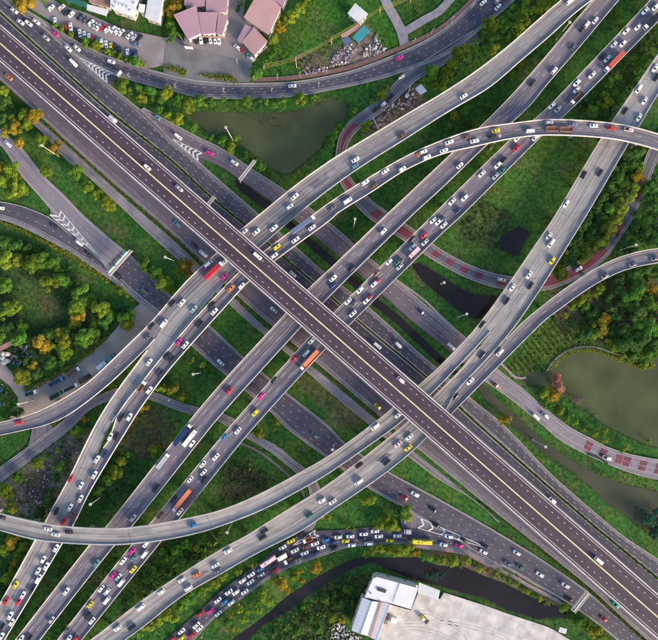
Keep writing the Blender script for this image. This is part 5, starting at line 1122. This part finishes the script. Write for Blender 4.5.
TD={
"in the car park hedge":"56,25.3,4,y 62,28.5,4.4,y 70,33.7,4.2,y 85,41,5.4,g 95,45,5.2,y 108,50.5,4,y 113,52,3.4,g 120,55,3.4,y 126.5,58.5,4,g 135,60.5,6,g 142,63,4,y 23,2.5,8.5,o 16,0,6,y 31,1,5,o 43,0,4,y",
"beside the car park and mauve houses":"173.5,7.5,8.5,o 167,4,6,y 178,3,5,o 170,23.4,5.5,g 172.7,32,5.5,g 168.5,41,3,g 174,27,4,d 238.4,8.4,4,g 241,2.5,3.6,y 171,38,4,d",
"in the row between ring road and pond":"122.5,85.6,8,y 137.6,88,5,g 141,97,6,y 150,89.5,6.4,g 166,92,7.6,y 161,98.5,5.4,g 177,98.7,6.4,g 187.8,102,6.4,y 198.6,100,6.2,g 210,101.5,5.4,d 158.5,109,5.2,g 168.5,114.5,5.2,y 177.7,118.7,6.2,y 188.6,107.5,5.6,y 194,127,5,g 211,138,4.4,g 222.5,99,4,g 236,102,4.4,g 246.8,100,5.6,g 258.5,101,5.2,d 266,103,4.4,g 282,101,5.6,g 273.5,104,4.6,g 300,98.7,7,y 314.5,96,4,g 130,93,4.5,d 152,99,4.6,d 204,103,4.2,y",
"round the peach roofed houses":"273.5,40,7,y 275,48.5,7,g 270,56,4.6,g 280,27.6,5,o 285,19,5.4,y 292,16,6.4,y 298.6,10,7,y 303.6,4,6,y 310,3,5,g 256,72,7,g 252,77,4.4,g 284,55,4,g 262,68,4,d 279,22,4,y 266,60,3.6,g 306,-3,6,y",
"on the lower bank of the green pond":"222.5,141,5.4,g 230,147,6,y 236,137.5,4.6,y 246,156,5,g 252,157,4,y 259,165.5,7.2,g 268.5,170.5,3,g 254,162,4,y 226,144,4,d 327,140.4,5.4,g 332.5,139,7,g 340,125,5.6,g 354,112,5,g 366,124.5,6.2,y 336,132,4,y",
"on the verge between ring road and loop road":"366.8,86,4,g 382,93.6,5.6,y 378,97,4,g 371,101,3.4,y 388,88,3.4,y",
"in the tree belt above the wide pale flyover":"432,72,9,g 436,83.6,6.4,y 428,80,6,g 444,82,7,y 446.7,72,6.4,y 452.5,63.5,6.2,y 459,52,7,y 465,47.7,6,y 474,47.7,5.2,g 482.6,40,4.4,g 493.5,47.7,6,y 492,24,9,y 493.5,35,6.4,g 502,22,6.2,g 508.6,23.4,6.4,g 509.4,15,5.4,g 482,31,3.6,g 519.4,26,7,y 525,17.6,7,y 523.6,11.7,6.4,y 516,19,5.4,g 513.6,6,4.4,y 533.6,8.4,5.6,y 527,1.7,5.4,y 543.7,2.5,8,y 507.7,36.8,3.2,g 549,1.7,6,y 500,31,5,d 486,33,4.6,y 475,40,3.6,g 541,11,3.6,y 552,-6,8,y 438,77,5,d 451,69,4.4,d 512,30,4.6,d",
"on the grass between wide pale and straight flyovers":"512.7,75,5.4,y 522,64,5,o 496,99.5,3.6,g 488.5,104.5,3.6,g 455,115,5.6,y 465,110,4.8,g 448,125,5.2,d 479,115,4.4,d 487,109,4,d 469,122,5.4,d 462,127,4.4,d 517,70,3,d",
"between the two straight flyovers near the top":"619,11,4.4,y 621.6,25,4.2,y 615,16,3.4,g 609,28,4,d",
"beside the queueing flyover at the upper right":"642.5,58.5,6.4,g 641.6,48.5,6.2,d 616.6,77,6.4,g 610,86,5.4,g 606.5,95,5.4,g 614,93,6.4,g 620,98.7,5.4,g 608,102,6.4,y 631.6,78.6,6.4,d 630,70,6.4,d 598,103.7,5.4,g 638,66,5,g 623,86,5,d 601,98,4.6,d 575,110,4.6,d 593,110,7,g 605,113.7,6.4,d",
"on the open rough meadow":"581.4,157,5,y 588,150,3,g",
"in the wood between pale flyover and loop road":"639,175.6,7,o 631.6,195.6,6.4,y 622.4,206.5,8,y 611.5,209,6.4,g 620,177,7,d 610.7,187,7,d 625,182,6.4,d 603,197,6.4,d 640,152,7,d 628,154,7,d 641.6,166,5,g 598,207,6.4,d 618,219,6.4,y 610,229,8,y 601.5,242.4,9,y 590,253.3,7,y 585.6,258,5.4,y 562,273.4,8,y 567,253,4.6,y 578,239,7,d 568,242,6.4,d 585,224,7,d 603,217,5.4,d 564.7,261.7,5.4,d 592,234,6,d 616,194,6,d 635,186,6,y 575,250,6,d 573,262,6,d 556,268,4.6,g 590,214,5,d 614,168,6,d 632,164,6,d 648,142,6,d 625,166,5,d 580,230,5,g",
"inside the loop road above the right hand flyover":"626.6,239,7,d 646.7,232.4,7.4,d 648,219,5.4,g 644,200.6,4.4,g 651.7,185.6,8,d 636,227,6,d 655,205,7,d 652,240,6,d 632,243,5,d 638,214,5,d 645,190,5,g 620,247,4.6,d",
"in the dense wood above the big lake":"631.6,296,10,g 641.6,289,8,g 621.6,292.6,8,d 653,289,8.4,o 651.7,304,9,g 638,312.7,10,d 625,304,7.4,d 610,296,6.4,d 648,269,6.4,d 636.6,274,7.4,d 620,279,6.4,d 593,294,6.4,y 601,289,5.4,y 581.4,301,6.4,y 606.5,317.7,6.4,o 593,314,6.4,d 628,342.7,12,d 623,331,9,d 641.6,341,11,d 651.7,327.7,11,g 603,326,8.4,o 598,334.4,6.4,y 615,346,6.4,y 650,354.4,8.4,g 645,364.5,5.4,y 581.4,337.7,7,d 590,332,6,d 612,333,7,d 655,342,8,d 573,306,5,y 586,308,5,g 640,327,8,g 660,300,8,d 662,318,8,d 565,314,4.6,y 612,309,6,d 616,318,6,d 634,356,7,g 625,355,5,y 610,341,5,o 595,322,6,d 662,275,7,d",
"by the lake inlet":"558,386,7.4,r 558,378.5,6,r 555,395,6.4,o 545,393,6,y 548,399,5,y 578,400.4,7,v 561,392,4.4,r 571,394.5,3,g",
"along the lakeside road":"551,405.4,4.2,g 561,411,5,y 568,419.6,4.2,g 576.4,423,4.4,y 573,414.6,3.2,g 595,414.6,2.6,g 595,434.7,4.4,y 605,431,4.4,y 605,440.5,4.4,y 584,429.7,3.2,y 626.6,448,4.2,y 650,441.4,3.2,y 602.3,474.8,2.8,y 588,425,3,g 556,408,3.4,y 623,452,3,y 545,407,3,g",
"in the murky canal":"650,521.6,7.4,t 655,533,6.4,t 643,514,4.4,t 656,512,4,t 661,524,6,t",
"on the grass strip beside the lakeside road":"505,419.6,6.4,o 503,414,3.4,y",
"beside the left hand road at the top":"31.8,116,7.4,o 21.7,113.7,6.4,y 13.4,127,7.4,o 5,132,5.4,o 18.4,142,5.4,o 3,120,7.4,d 40,139.6,7.4,y 54,147,7.4,o 48,149,5,y 44.3,170.5,6.4,y 75,170.5,8.4,g 87.8,187,6.8,y 95,194,6.4,y 107,203,7.6,y 26,124,6,y 10,118,5,y 37,113,5,o 1.7,92,6.4,y 5,100,6.4,d -4,108,7,d 12,106,4,d",
"in the clump inside the left road fork":"8.4,170.5,9.4,y 15,187,9.4,y 3,180.6,8.4,y 20,190.6,6.4,y 9,192,7,y 1,168,7,o 14,176,6,y",
"in the wood inside the left bend":"5,259,9.4,y 16.7,259,6.4,y 3,244,8.4,d 15,245.8,7.4,d 31.8,264,9.4,y 41.8,259,8.4,g 51.8,262.5,8.4,g 48.5,281,10,y 62,279,8.4,g 80,291,9.4,g 83.6,299,7.4,d 75,307.6,8.4,y 77,317,7.4,o 98.7,309,9.4,y 3.3,286,8.4,g 10,307.6,8.4,y 3.3,312.7,7.4,y 18.4,339.4,8.4,g 20,326,6.4,g 40,342.7,8.6,o 62,342.7,8.4,y 63.5,352.8,7.4,y 58.5,334.4,6.4,o 48.5,334,6.4,d 83.6,337.7,9.4,g 92,331,7.4,g 73.6,322.7,6.4,y 103.7,322,6.4,g 48.5,362.8,7.4,d 31.8,366,5.4,o 18.4,376,8.4,y 24,380,6,y 13.4,409.6,8.4,d 5,413,6,g 125,316,9,g 126.7,324.3,8,y 26,248,6,d 35,251,5,d 56,270,6,g 90,300,6,g 54,346,6,y 44,352,5,o 36,374,6,d 26,361,5,d -2,335,8,g 8,328,7,d 66,330,5,d 60,362,5,d 110,316,6,g 96,340,5,d 2,398,5,d",
"beside the merging roads at the left":"144.3,264,7.2,g 155,272.5,7.6,g 163.5,284,8.4,y 160,278,6,g 185,267.5,8.2,o 177.7,273.4,4.6,y 168,289,5,y 120,291,4.4,y 126.7,296,3.4,y 131,300,3,y 117,287,3,o 183,262,5,y",
"round the foot of the dark curving flyover":"107,384.5,4.6,y 111.7,386,4.4,y 116,381,3.2,g 76,432,6.4,y 56.9,451.4,4.4,g 36.8,464,5.6,y 16.7,478,6.4,g 143.4,408,5.4,o 84,419,4,o 52,457,3.4,y 41,459,3,y",
"on the lawns under the straight flyovers":"161,388.7,5.6,y 172.7,389.6,6.4,o 182,397,5.4,y 168,392,4,y 202,364.5,4.4,y 192.8,360,3.4,y 210,376,3.6,g 206,371,3,g 154.3,450.6,6.6,y 115,473,7.4,y 277,423,4.4,y 259.3,434,5.4,y 274.4,429,3.2,y 252,432,3,g 215,380,3,g 189,363,2.6,y 121,462,5,y 128,456,4,g 108,480,6,g 98,492,6,g 104,500,5,d",
"at the left edge below the bare lot":"5,491.5,8.4,y 10,508,6.4,y 60,468,8.4,d 48.5,501.6,7.4,d 38.5,513,6.4,d 56,478,5,d 15,563,5.4,o 6.7,580,7.4,y 10,543,7.4,o 3,551,6,y 22,548,6,y 17,555,5,y 3,590,7,d 22,535,5,g 11,571,5,y 25,556,5,d 18,566,5,d -3,565,6,d 66,455,4,d 51,491,4,d",
"on the scrub strip between queueing and descending flyovers":"166.8,616.6,6.4,y 147.6,628,6.4,y 157.6,623,5.4,y 174,620,5.4,y 187,600,8.4,g 213.6,583,6.4,y 200,592,6,g 180,608,5.4,g 206,588,5,y 222,577,5,y 240,571,4,y 139,634,5,g 176,552,6,g 166,560,6,g 186,545,6,g 154,572,5.4,g 161,553,5,d 147,580,5,g 200,541,5,g 139,590,4.6,d 195,549,4.6,y 180,562,4.6,d",
"on the grass between traffic jam and dark canal":"315,569,6.4,o 297.7,572,4.6,o 293.6,578,5.4,y 282,585,7,o 286,590.7,4.8,o 302,581.5,3.8,o 261.8,597,6.4,y 268,602,5.4,y 256.8,610,5.4,y 238.4,611,4.6,y 233.4,630,4.4,o 243.4,620,4.4,y 226.7,623,5.4,g 251.8,565.6,4.6,y 236.7,572,4.4,y 276,580,5,y 318,563,4,y 258,603,4.4,g 247,612,3.6,y 230,617,3.4,y",
"between jammed road and dark canal near the bus":"380,549.7,5.4,y 373,552,4.6,y 389,551.4,5.2,y 402,551.4,6.4,y 408.6,548,6.4,y 415,553,5.4,o 423.6,558,4.4,g 363.4,554.7,4.4,g 395,553,4.6,y 431,558,3.8,y 438,560,4,g",
"in the golden clump at the chevron point":"368.5,500,7.2,y 381.8,525,6.4,y 392,526.7,7.2,y 403.6,513,8.2,g 397,510,6.4,d 346.7,528,3.4,y 354,529,3.2,y 387,520,6,y 376,527,4,y 409,518,5,y 313,510,5,y 321,514,5,o 329,518,4,y",
"on the canal bank below the slip road pavement":"453.4,561.4,6,y 443.3,560,5.2,y 466.8,561.4,5.2,y 480,569,4.4,y 497,573,4.4,y 510,580,4.4,y 527,591.5,4.4,y 540,598,4.4,y 564,608,5.4,y 579.8,621.6,7.4,g 595.6,631.6,7.4,o 572,616,5,g 588,627,6,y 448,557,3.6,o 460,566,3.6,g 474,563,3.6,g 489,571,3.6,o 503,577,3.6,g 518,584,3.8,y 533,595,3.6,g 547,603,3.6,y 602,637,5,y",
"in the dark canal by the warehouse":"431,576.5,4.6,t 437,574,3.2,t 441,577,2.6,t",
"on the lower canal bank beside the warehouse":"347,590,5,g 340,606,5.4,d 332,618,5.4,y 325,600,5,g 352,604,4,y 343,622,4.4,o 310,620,5,d 297,632,5,g 318,630,5,g 281,640,5,d 304,608,4,g 335,595,4,d",
}
for area,tx in TD.items():
    for tok in tx.split():
        a=tok.split(','); tree(float(a[0]),float(a[1]),float(a[2]),a[3],area)
# a label for each: size, colour, place, and its order among those alike
grp={}
for t in TREES: grp.setdefault((t['area'],t['c'],t['size'],t['kind']),[]).append(t)
for (area,c,sz,kd),ts in grp.items():
    hor=max(t['px'] for t in ts)-min(t['px'] for t in ts)>max(t['py'] for t in ts)-min(t['py'] for t in ts)
    ts.sort(key=lambda t:t['px'] if hor else t['py']); sz_='' if kd=='small_tree' else sz+' '
    for i,t in enumerate(ts):
        if len(ts)==1: lb=f"only {sz_}{c} {kd} {area}"
        else: lb=f"{ordinal(i+1)} {sz_}{c} {kd} {'from left' if hor else 'from top'} {area}"
        tag(t['o'],lb,kd,group=f"trees {area}")
# ------------------------------------------------------------------ hedges, undergrowth and grass
GP=[np.array(p) for p,_ in GROUND_POLYS]
def blocked(X,Y,marg=0):
    b=np.zeros(X.shape,bool)
    for P in GP: b|=inside(P,X,Y)
    for _,_,_,_,P in wpolys: b|=inside(P,X,Y)
    return b
def gz(X,Y):
    i=np.clip(np.searchsorted(gx,X)-1,0,nv-2); j=np.clip(np.searchsorted(gx,Y)-1,0,nv-2); return hz[j,i]
def tufts(name,label,cat,X,Y,s0,s1,nq,cols,seed,height=.7,parent=None,z=None,kind='stuff'):
    r=np.random.default_rng(seed); n=len(X); s=s0+(s1-s0)*r.random(n)**1.5; Z=gz(X,Y) if z is None else z
    C=1.6*np.array(cols)[r.integers(len(cols),size=n)]*(.65+.7*r.random((n,1)))
    V=np.zeros((n,nq,4,3)); 
    for q in range(nq):
        d=r.normal(size=(n,3)); d/=np.linalg.norm(d,axis=1)[:,None]; d[:,2]=np.abs(d[:,2])
        p=np.c_[X,Y,Z]+d*s[:,None]*np.array([.75,.75,height])
        nn=d*.6+r.normal(size=(n,3))*.5+np.array([0,0,.5]); nn/=np.linalg.norm(nn,axis=1)[:,None]
        u=np.cross(nn,r.normal(size=(n,3))); u/=np.linalg.norm(u,axis=1)[:,None]; v=np.cross(nn,u); k=(s*(.35+.35*r.random(n)))[:,None]
        V[:,q,0]=p-u*k; V[:,q,1]=p-v*k*.6; V[:,q,2]=p+u*k; V[:,q,3]=p+v*k*.6
    tint=np.repeat((C[:,None,:]*(.75+.5*r.random((n,nq,1))))[:,:,None,:],4,2)
    m_=n*nq; me=bpy.data.meshes.new(name); me.vertices.add(m_*4); me.vertices.foreach_set('co',V.ravel()); me.loops.add(m_*4); me.loops.foreach_set('vertex_index',np.arange(m_*4)); me.polygons.add(m_); me.polygons.foreach_set('loop_start',np.arange(m_)*4); me.polygons.foreach_set('loop_total',np.full(m_,4)); me.update(calc_edges=True)
    ca=me.color_attributes.new('tint','FLOAT_COLOR','POINT'); ca.data.foreach_set('color',np.concatenate([tint.reshape(-1,3),np.ones((m_*4,1))],1).ravel()); me.materials.append(M['brush'])
    return tag(link(bpy.data.objects.new(name,me),parent),label,cat,kind=kind)
def scatter(poly,dens,seed):
    r=np.random.default_rng(seed); P=np.array([p[:2] for p in W2(poly)]); lo,hi=P.min(0),P.max(0); n=int((hi-lo).prod()*dens); X=lo[0]+(hi[0]-lo[0])*r.random(n); Y=lo[1]+(hi[1]-lo[1])*r.random(n)
    k=inside(P,X,Y)&~blocked(X,Y); return X[k],Y[k]
GREEN=[(.036,.085,.016),(.026,.068,.018),(.055,.10,.016),(.075,.10,.014),(.030,.060,.020)]
DARK=[(.026,.062,.016),(.036,.080,.018),(.022,.050,.014),(.058,.090,.016)]
OLIVE=[(.075,.095,.016),(.055,.09,.014),(.10,.105,.018),(.04,.07,.016)]
for k,(lb,poly,dens,s0,s1,cs) in enumerate([
 ("leafy scrub between the queueing flyover and the descending one",[(108,650),(120,606),(165,543),(222,527),(224,547),(180,574),(142,600),(112,626)],.22,.8,2.2,GREEN),
 ("dark bushes between the pale deck and the emptier flyover",[(10,650),(40,600),(66,545),(92,545),(60,590),(18,650)],.20,.7,1.8,GREEN),
 ("scrub strip between the two straight flyovers at the bottom",[(44,650),(84,600),(112,555),(130,545),(108,575),(58,650)],.18,.7,1.7,DARK),
 ("brushwood below the dark canal at the bottom",[(252,650),(275,616),(312,598),(335,584),(356,570),(374,580),(358,602),(330,640),(326,650)],.20,.8,2.0,OLIVE+DARK),
 ("forest floor growth above the big lake",[(552,318),(604,282),(660,262),(690,262),(690,350),(655,352),(640,362),(600,346),(580,346)],.12,.8,2.0,DARK+OLIVE),
 ("undergrowth between pale flyover and loop road",[(556,286),(556,262),(590,214),(632,145),(650,135),(640,170),(618,205),(600,236),(575,262)],.16,.8,1.9,DARK),
 ("undergrowth inside the loop road",[(604,262),(625,240),(640,212),(664,150),(690,140),(690,244),(650,247)],.14,.8,1.9,DARK),
 ("bushes beside the queueing flyover at the top right",[(572,108),(610,68),(655,24),(668,40),(625,104),(612,118)],.14,.7,1.8,DARK+GREEN),
 ("forest floor growth inside the left bend",[(-20,232),(20,238),(60,256),(100,288),(128,312),(104,334),(60,362),(20,386),(-20,350)],.07,.7,1.9,DARK),
 ("dark thicket beside the open meadow",[(452,220),(478,200),(508,206),(514,224),(500,250),(470,240)],.16,.7,1.6,[(.030,.045,.016),(.040,.052,.018),(.026,.040,.016)]),
 ("dark thicket on the lawn above the curved pale flyover",[(222,465),(248,460),(274,480),(250,498),(222,506)],.15,.6,1.5,DARK),
 ("rough growth under the belt of trees",[(428,92),(450,58),(500,26),(540,-6),(556,4),(520,32),(470,68)],.12,.7,1.7,GREEN),
 ("olive brush between dark curve and straight flyover",[(76,510),(108,440),(140,410),(185,420),(110,518)],.06,.7,1.8,OLIVE+GREEN),
 ("bushes on the bank above the rubble",[(250,82),(262,62),(300,55),(330,40),(330,52),(300,70)],.10,.6,1.4,GREEN),
 ("scrub at the left edge below the winding lane",[(-10,470),(30,500),(44,525),(30,560),(-10,620)],.10,.7,1.8,GREEN+OLIVE),
 ("bushes around the bare earth lot",[(50,440),(74,428),(94,424),(60,500),(42,520),(40,505)],.08,.6,1.5,DARK),
 ("low scrub between gravel tracks at the top",[(382,40),(392,20),(400,-8),(436,-8),(420,18),(404,28),(404,52),(372,56),(380,40)],.12,.5,1.2,OLIVE+DARK),
 ("low scrub below the gravel fork",[(410,42),(440,16),(474,-6),(478,-4),(445,26),(410,46)],.12,.5,1.3,OLIVE+DARK),
 ("scrub along the slip road canal bank",[(432,552),(470,560),(520,584),(560,604),(572,622),(545,606),(505,584),(470,568),(436,564)],.22,.5,1.2,OLIVE)]):
    X,Y=scatter(poly,dens,500+k)
    if 'left bend' in lb:
        k_=~inside(np.array([p[:2] for p in W2([(12,270),(40,286),(66,300),(66,320),(22,322),(10,296)])]),X,Y); X,Y=X[k_],Y[k_]
    tufts('undergrowth',lb,'undergrowth',X,Y,s0,s1,7,cs,600+k)
# rows of young plants beside the lake
rows=[]
r_=np.random.default_rng(77); PL=np.array([p[:2] for p in W2([(504,370),(520,351),(548,324),(566,312),(592,318),(594,344),(572,348),(556,360),(545,373),(526,374)])])
dr=np.array([math.cos(math.radians(-52)),math.sin(math.radians(-52))]); dn_=np.array([-dr[1],dr[0]])
X=[];Y=[]
c0=PL.mean(0)
for a in np.arange(-60,60,3.1):
    for b in np.arange(-60,60,.75):
        p=c0+dn_*a+dr*b+r_.normal(0,.22,2); X.append(p[0]); Y.append(p[1])
X=np.array(X);Y=np.array(Y); k=inside(PL,X,Y)&~blocked(X,Y); X,Y=X[k],Y[k]; k=(vnoise(X,Y,9,31)>.22); tufts('crop_rows',"parallel planted rows of shrubs beside the lake",'crop rows',X[k],Y[k],.6,1.25,6,[(.055,.085,.014),(.045,.075,.014),(.075,.10,.014)],700)
# grass tufts everywhere the ground is open
r_=np.random.default_rng(5); n_=52000; X=r_.uniform(-212,212,n_); Y=r_.uniform(-206,206,n_); k=~blocked(X,Y)&(vnoise(X,Y,14,21)>.32); tufts('grass',"coarse grass tufts over the open ground",'grass',X[k],Y[k],.25,.75,4,[(.026,.074,.015),(.022,.060,.015),(.040,.082,.014),(.062,.085,.018)],701,height=.5)
# clipped hedges
def hedge(name,label,pts,w,dens,cols,seed,h=1.0,z0=0.0,s=(.5,.95)):
    P=np.array([W(*p)[:2] for p in pts]); sg=np.r_[0,np.cumsum(np.linalg.norm(np.diff(P,axis=0),axis=1))]; n=int(sg[-1]*dens); r=np.random.default_rng(seed); d=r.uniform(0,sg[-1],n); X=np.interp(d,sg,P[:,0])+r.normal(0,w/2.4,n); Y=np.interp(d,sg,P[:,1])+r.normal(0,w/2.4,n)
    return tufts(name,label,'hedge',X,Y,s[0],s[1],6,cols,seed,z=np.full(n,z0+h*.4),kind='thing')
YG=[(.13,.15,.014),(.17,.15,.012),(.09,.12,.016)]
hedge('hedge',"yellow hedge following the outside of the left bend",[(-20,217),(0,221.5),(15,227),(33,236),(70,254.5),(95,272),(107,281.5)],1.3,7,YG,801)
hedge('hedge',"yellow hedge along the dusty truck yard, lower part",[(25,389.5),(38,385),(52,378),(74,365)],1.8,7,YG,802); hedge('hedge',"yellow hedge along the dusty truck yard, upper part",[(79,361),(90,352),(104,339)],1.6,6,YG,803)
hedge('hedge',"green hedge bed left of the forecourt entrance",[(162.5,69),(168,67.5),(178,70),(186,74)],2.4,9,YG+GREEN[2:4],804); hedge('hedge',"green hedge bed right of the forecourt entrance",[(201,75.5),(212,76.5),(222,77),(234,79.5)],2.4,9,YG+GREEN[2:4],805)
hedge('reeds',"bright yellow green fringe of plants along the upper lake shore",[(550,369),(560,358.5),(570,352.5),(582,349.5),(596,350),(614,357),(628,362),(641,367.5),(652,366)],1.2,7,YG,812); hedge('hedge',"clipped hedge under the car park trees",[(52,24),(64,31),(85,43),(108,52),(125,60),(143,65)],1.6,7,GREEN+YG[:1],806)
hedge('hedge',"low planting along the green median",[tuple(p) for p in [(-20,-5),(0,12.5),(57.7,65),(110,111.8),(172,161),(212,198),(260,237),(300,271)]],.7,6,GREEN,807,z0=.5,s=(.4,.8)); hedge('hedge',"low planting along the green median beyond the crossing",[(440,388),(477.6,424),(547,485.5),(598,529.5),(658,578.5),(690,606)],.7,6,GREEN,808,z0=.5,s=(.4,.8))
hedge('hedge',"yellowish weeds between frontage road and service track",[(-20,64),(0,81.5),(30,108),(62,138.5),(110,182),(148.5,215),(177,240),(203.6,265.5)],.8,6,OLIVE,809,s=(.4,.8)); hedge('hedge',"yellowish weeds beside the frontage road beyond the crossing",[(238,298),(262,319.5),(300,351),(330,376),(380,418.5)],.8,5,OLIVE,810,s=(.35,.7)); hedge('hedge',"planted strip between frontage road and broad slip road",[(480,503),(523.6,536),(548,556),(590,590.5),(631.6,629),(650,645)],1.0,6,OLIVE,811,s=(.4,.85))

# weed rafts on the water
for nm_,lb_,pts_,n_w,c_w in [("pond_weed","dark weed drifting near the upper edge of the green pond",[(252,116),(262,112),(276,117),(290,121),(294,130),(284,131),(270,124),(256,126)],130,[(.030,.034,.020),(.05,.055,.03)]),("pond_weed","pale scum along the lower tip of the green pond",[(250,150),(262,158),(276,165),(290,166),(292,171),(284,173),(268,166),(252,154)],120,[(.07,.075,.045),(.10,.10,.06)]),("pond_weed","twiggy weed near the reddish tree in the big lake",[(570,394),(584,394),(588,402),(580,408),(570,402)],120,[(.13,.11,.10),(.09,.075,.07)]),("pond_weed","floating weed in the dark canal beside the warehouse",[(425,573),(445,573),(448,581),(428,582)],90,[(.03,.09,.055),(.05,.11,.07)])]:
    r_=np.random.default_rng(len(lb_)); P_=np.array([p_[:2] for p_ in W2(pts_)]); lo_,hi_=P_.min(0),P_.max(0); X=r_.uniform(lo_[0],hi_[0],n_w*3); Y=r_.uniform(lo_[1],hi_[1],n_w*3); k=inside(P_,X,Y)&(vnoise(X,Y,3,n_w)>.45); X,Y=X[k],Y[k]
    tufts(nm_,lb_,'pond weed',X,Y,.25,.6,4,c_w,900+n_w,height=.12,z=np.full(len(X),-.54))
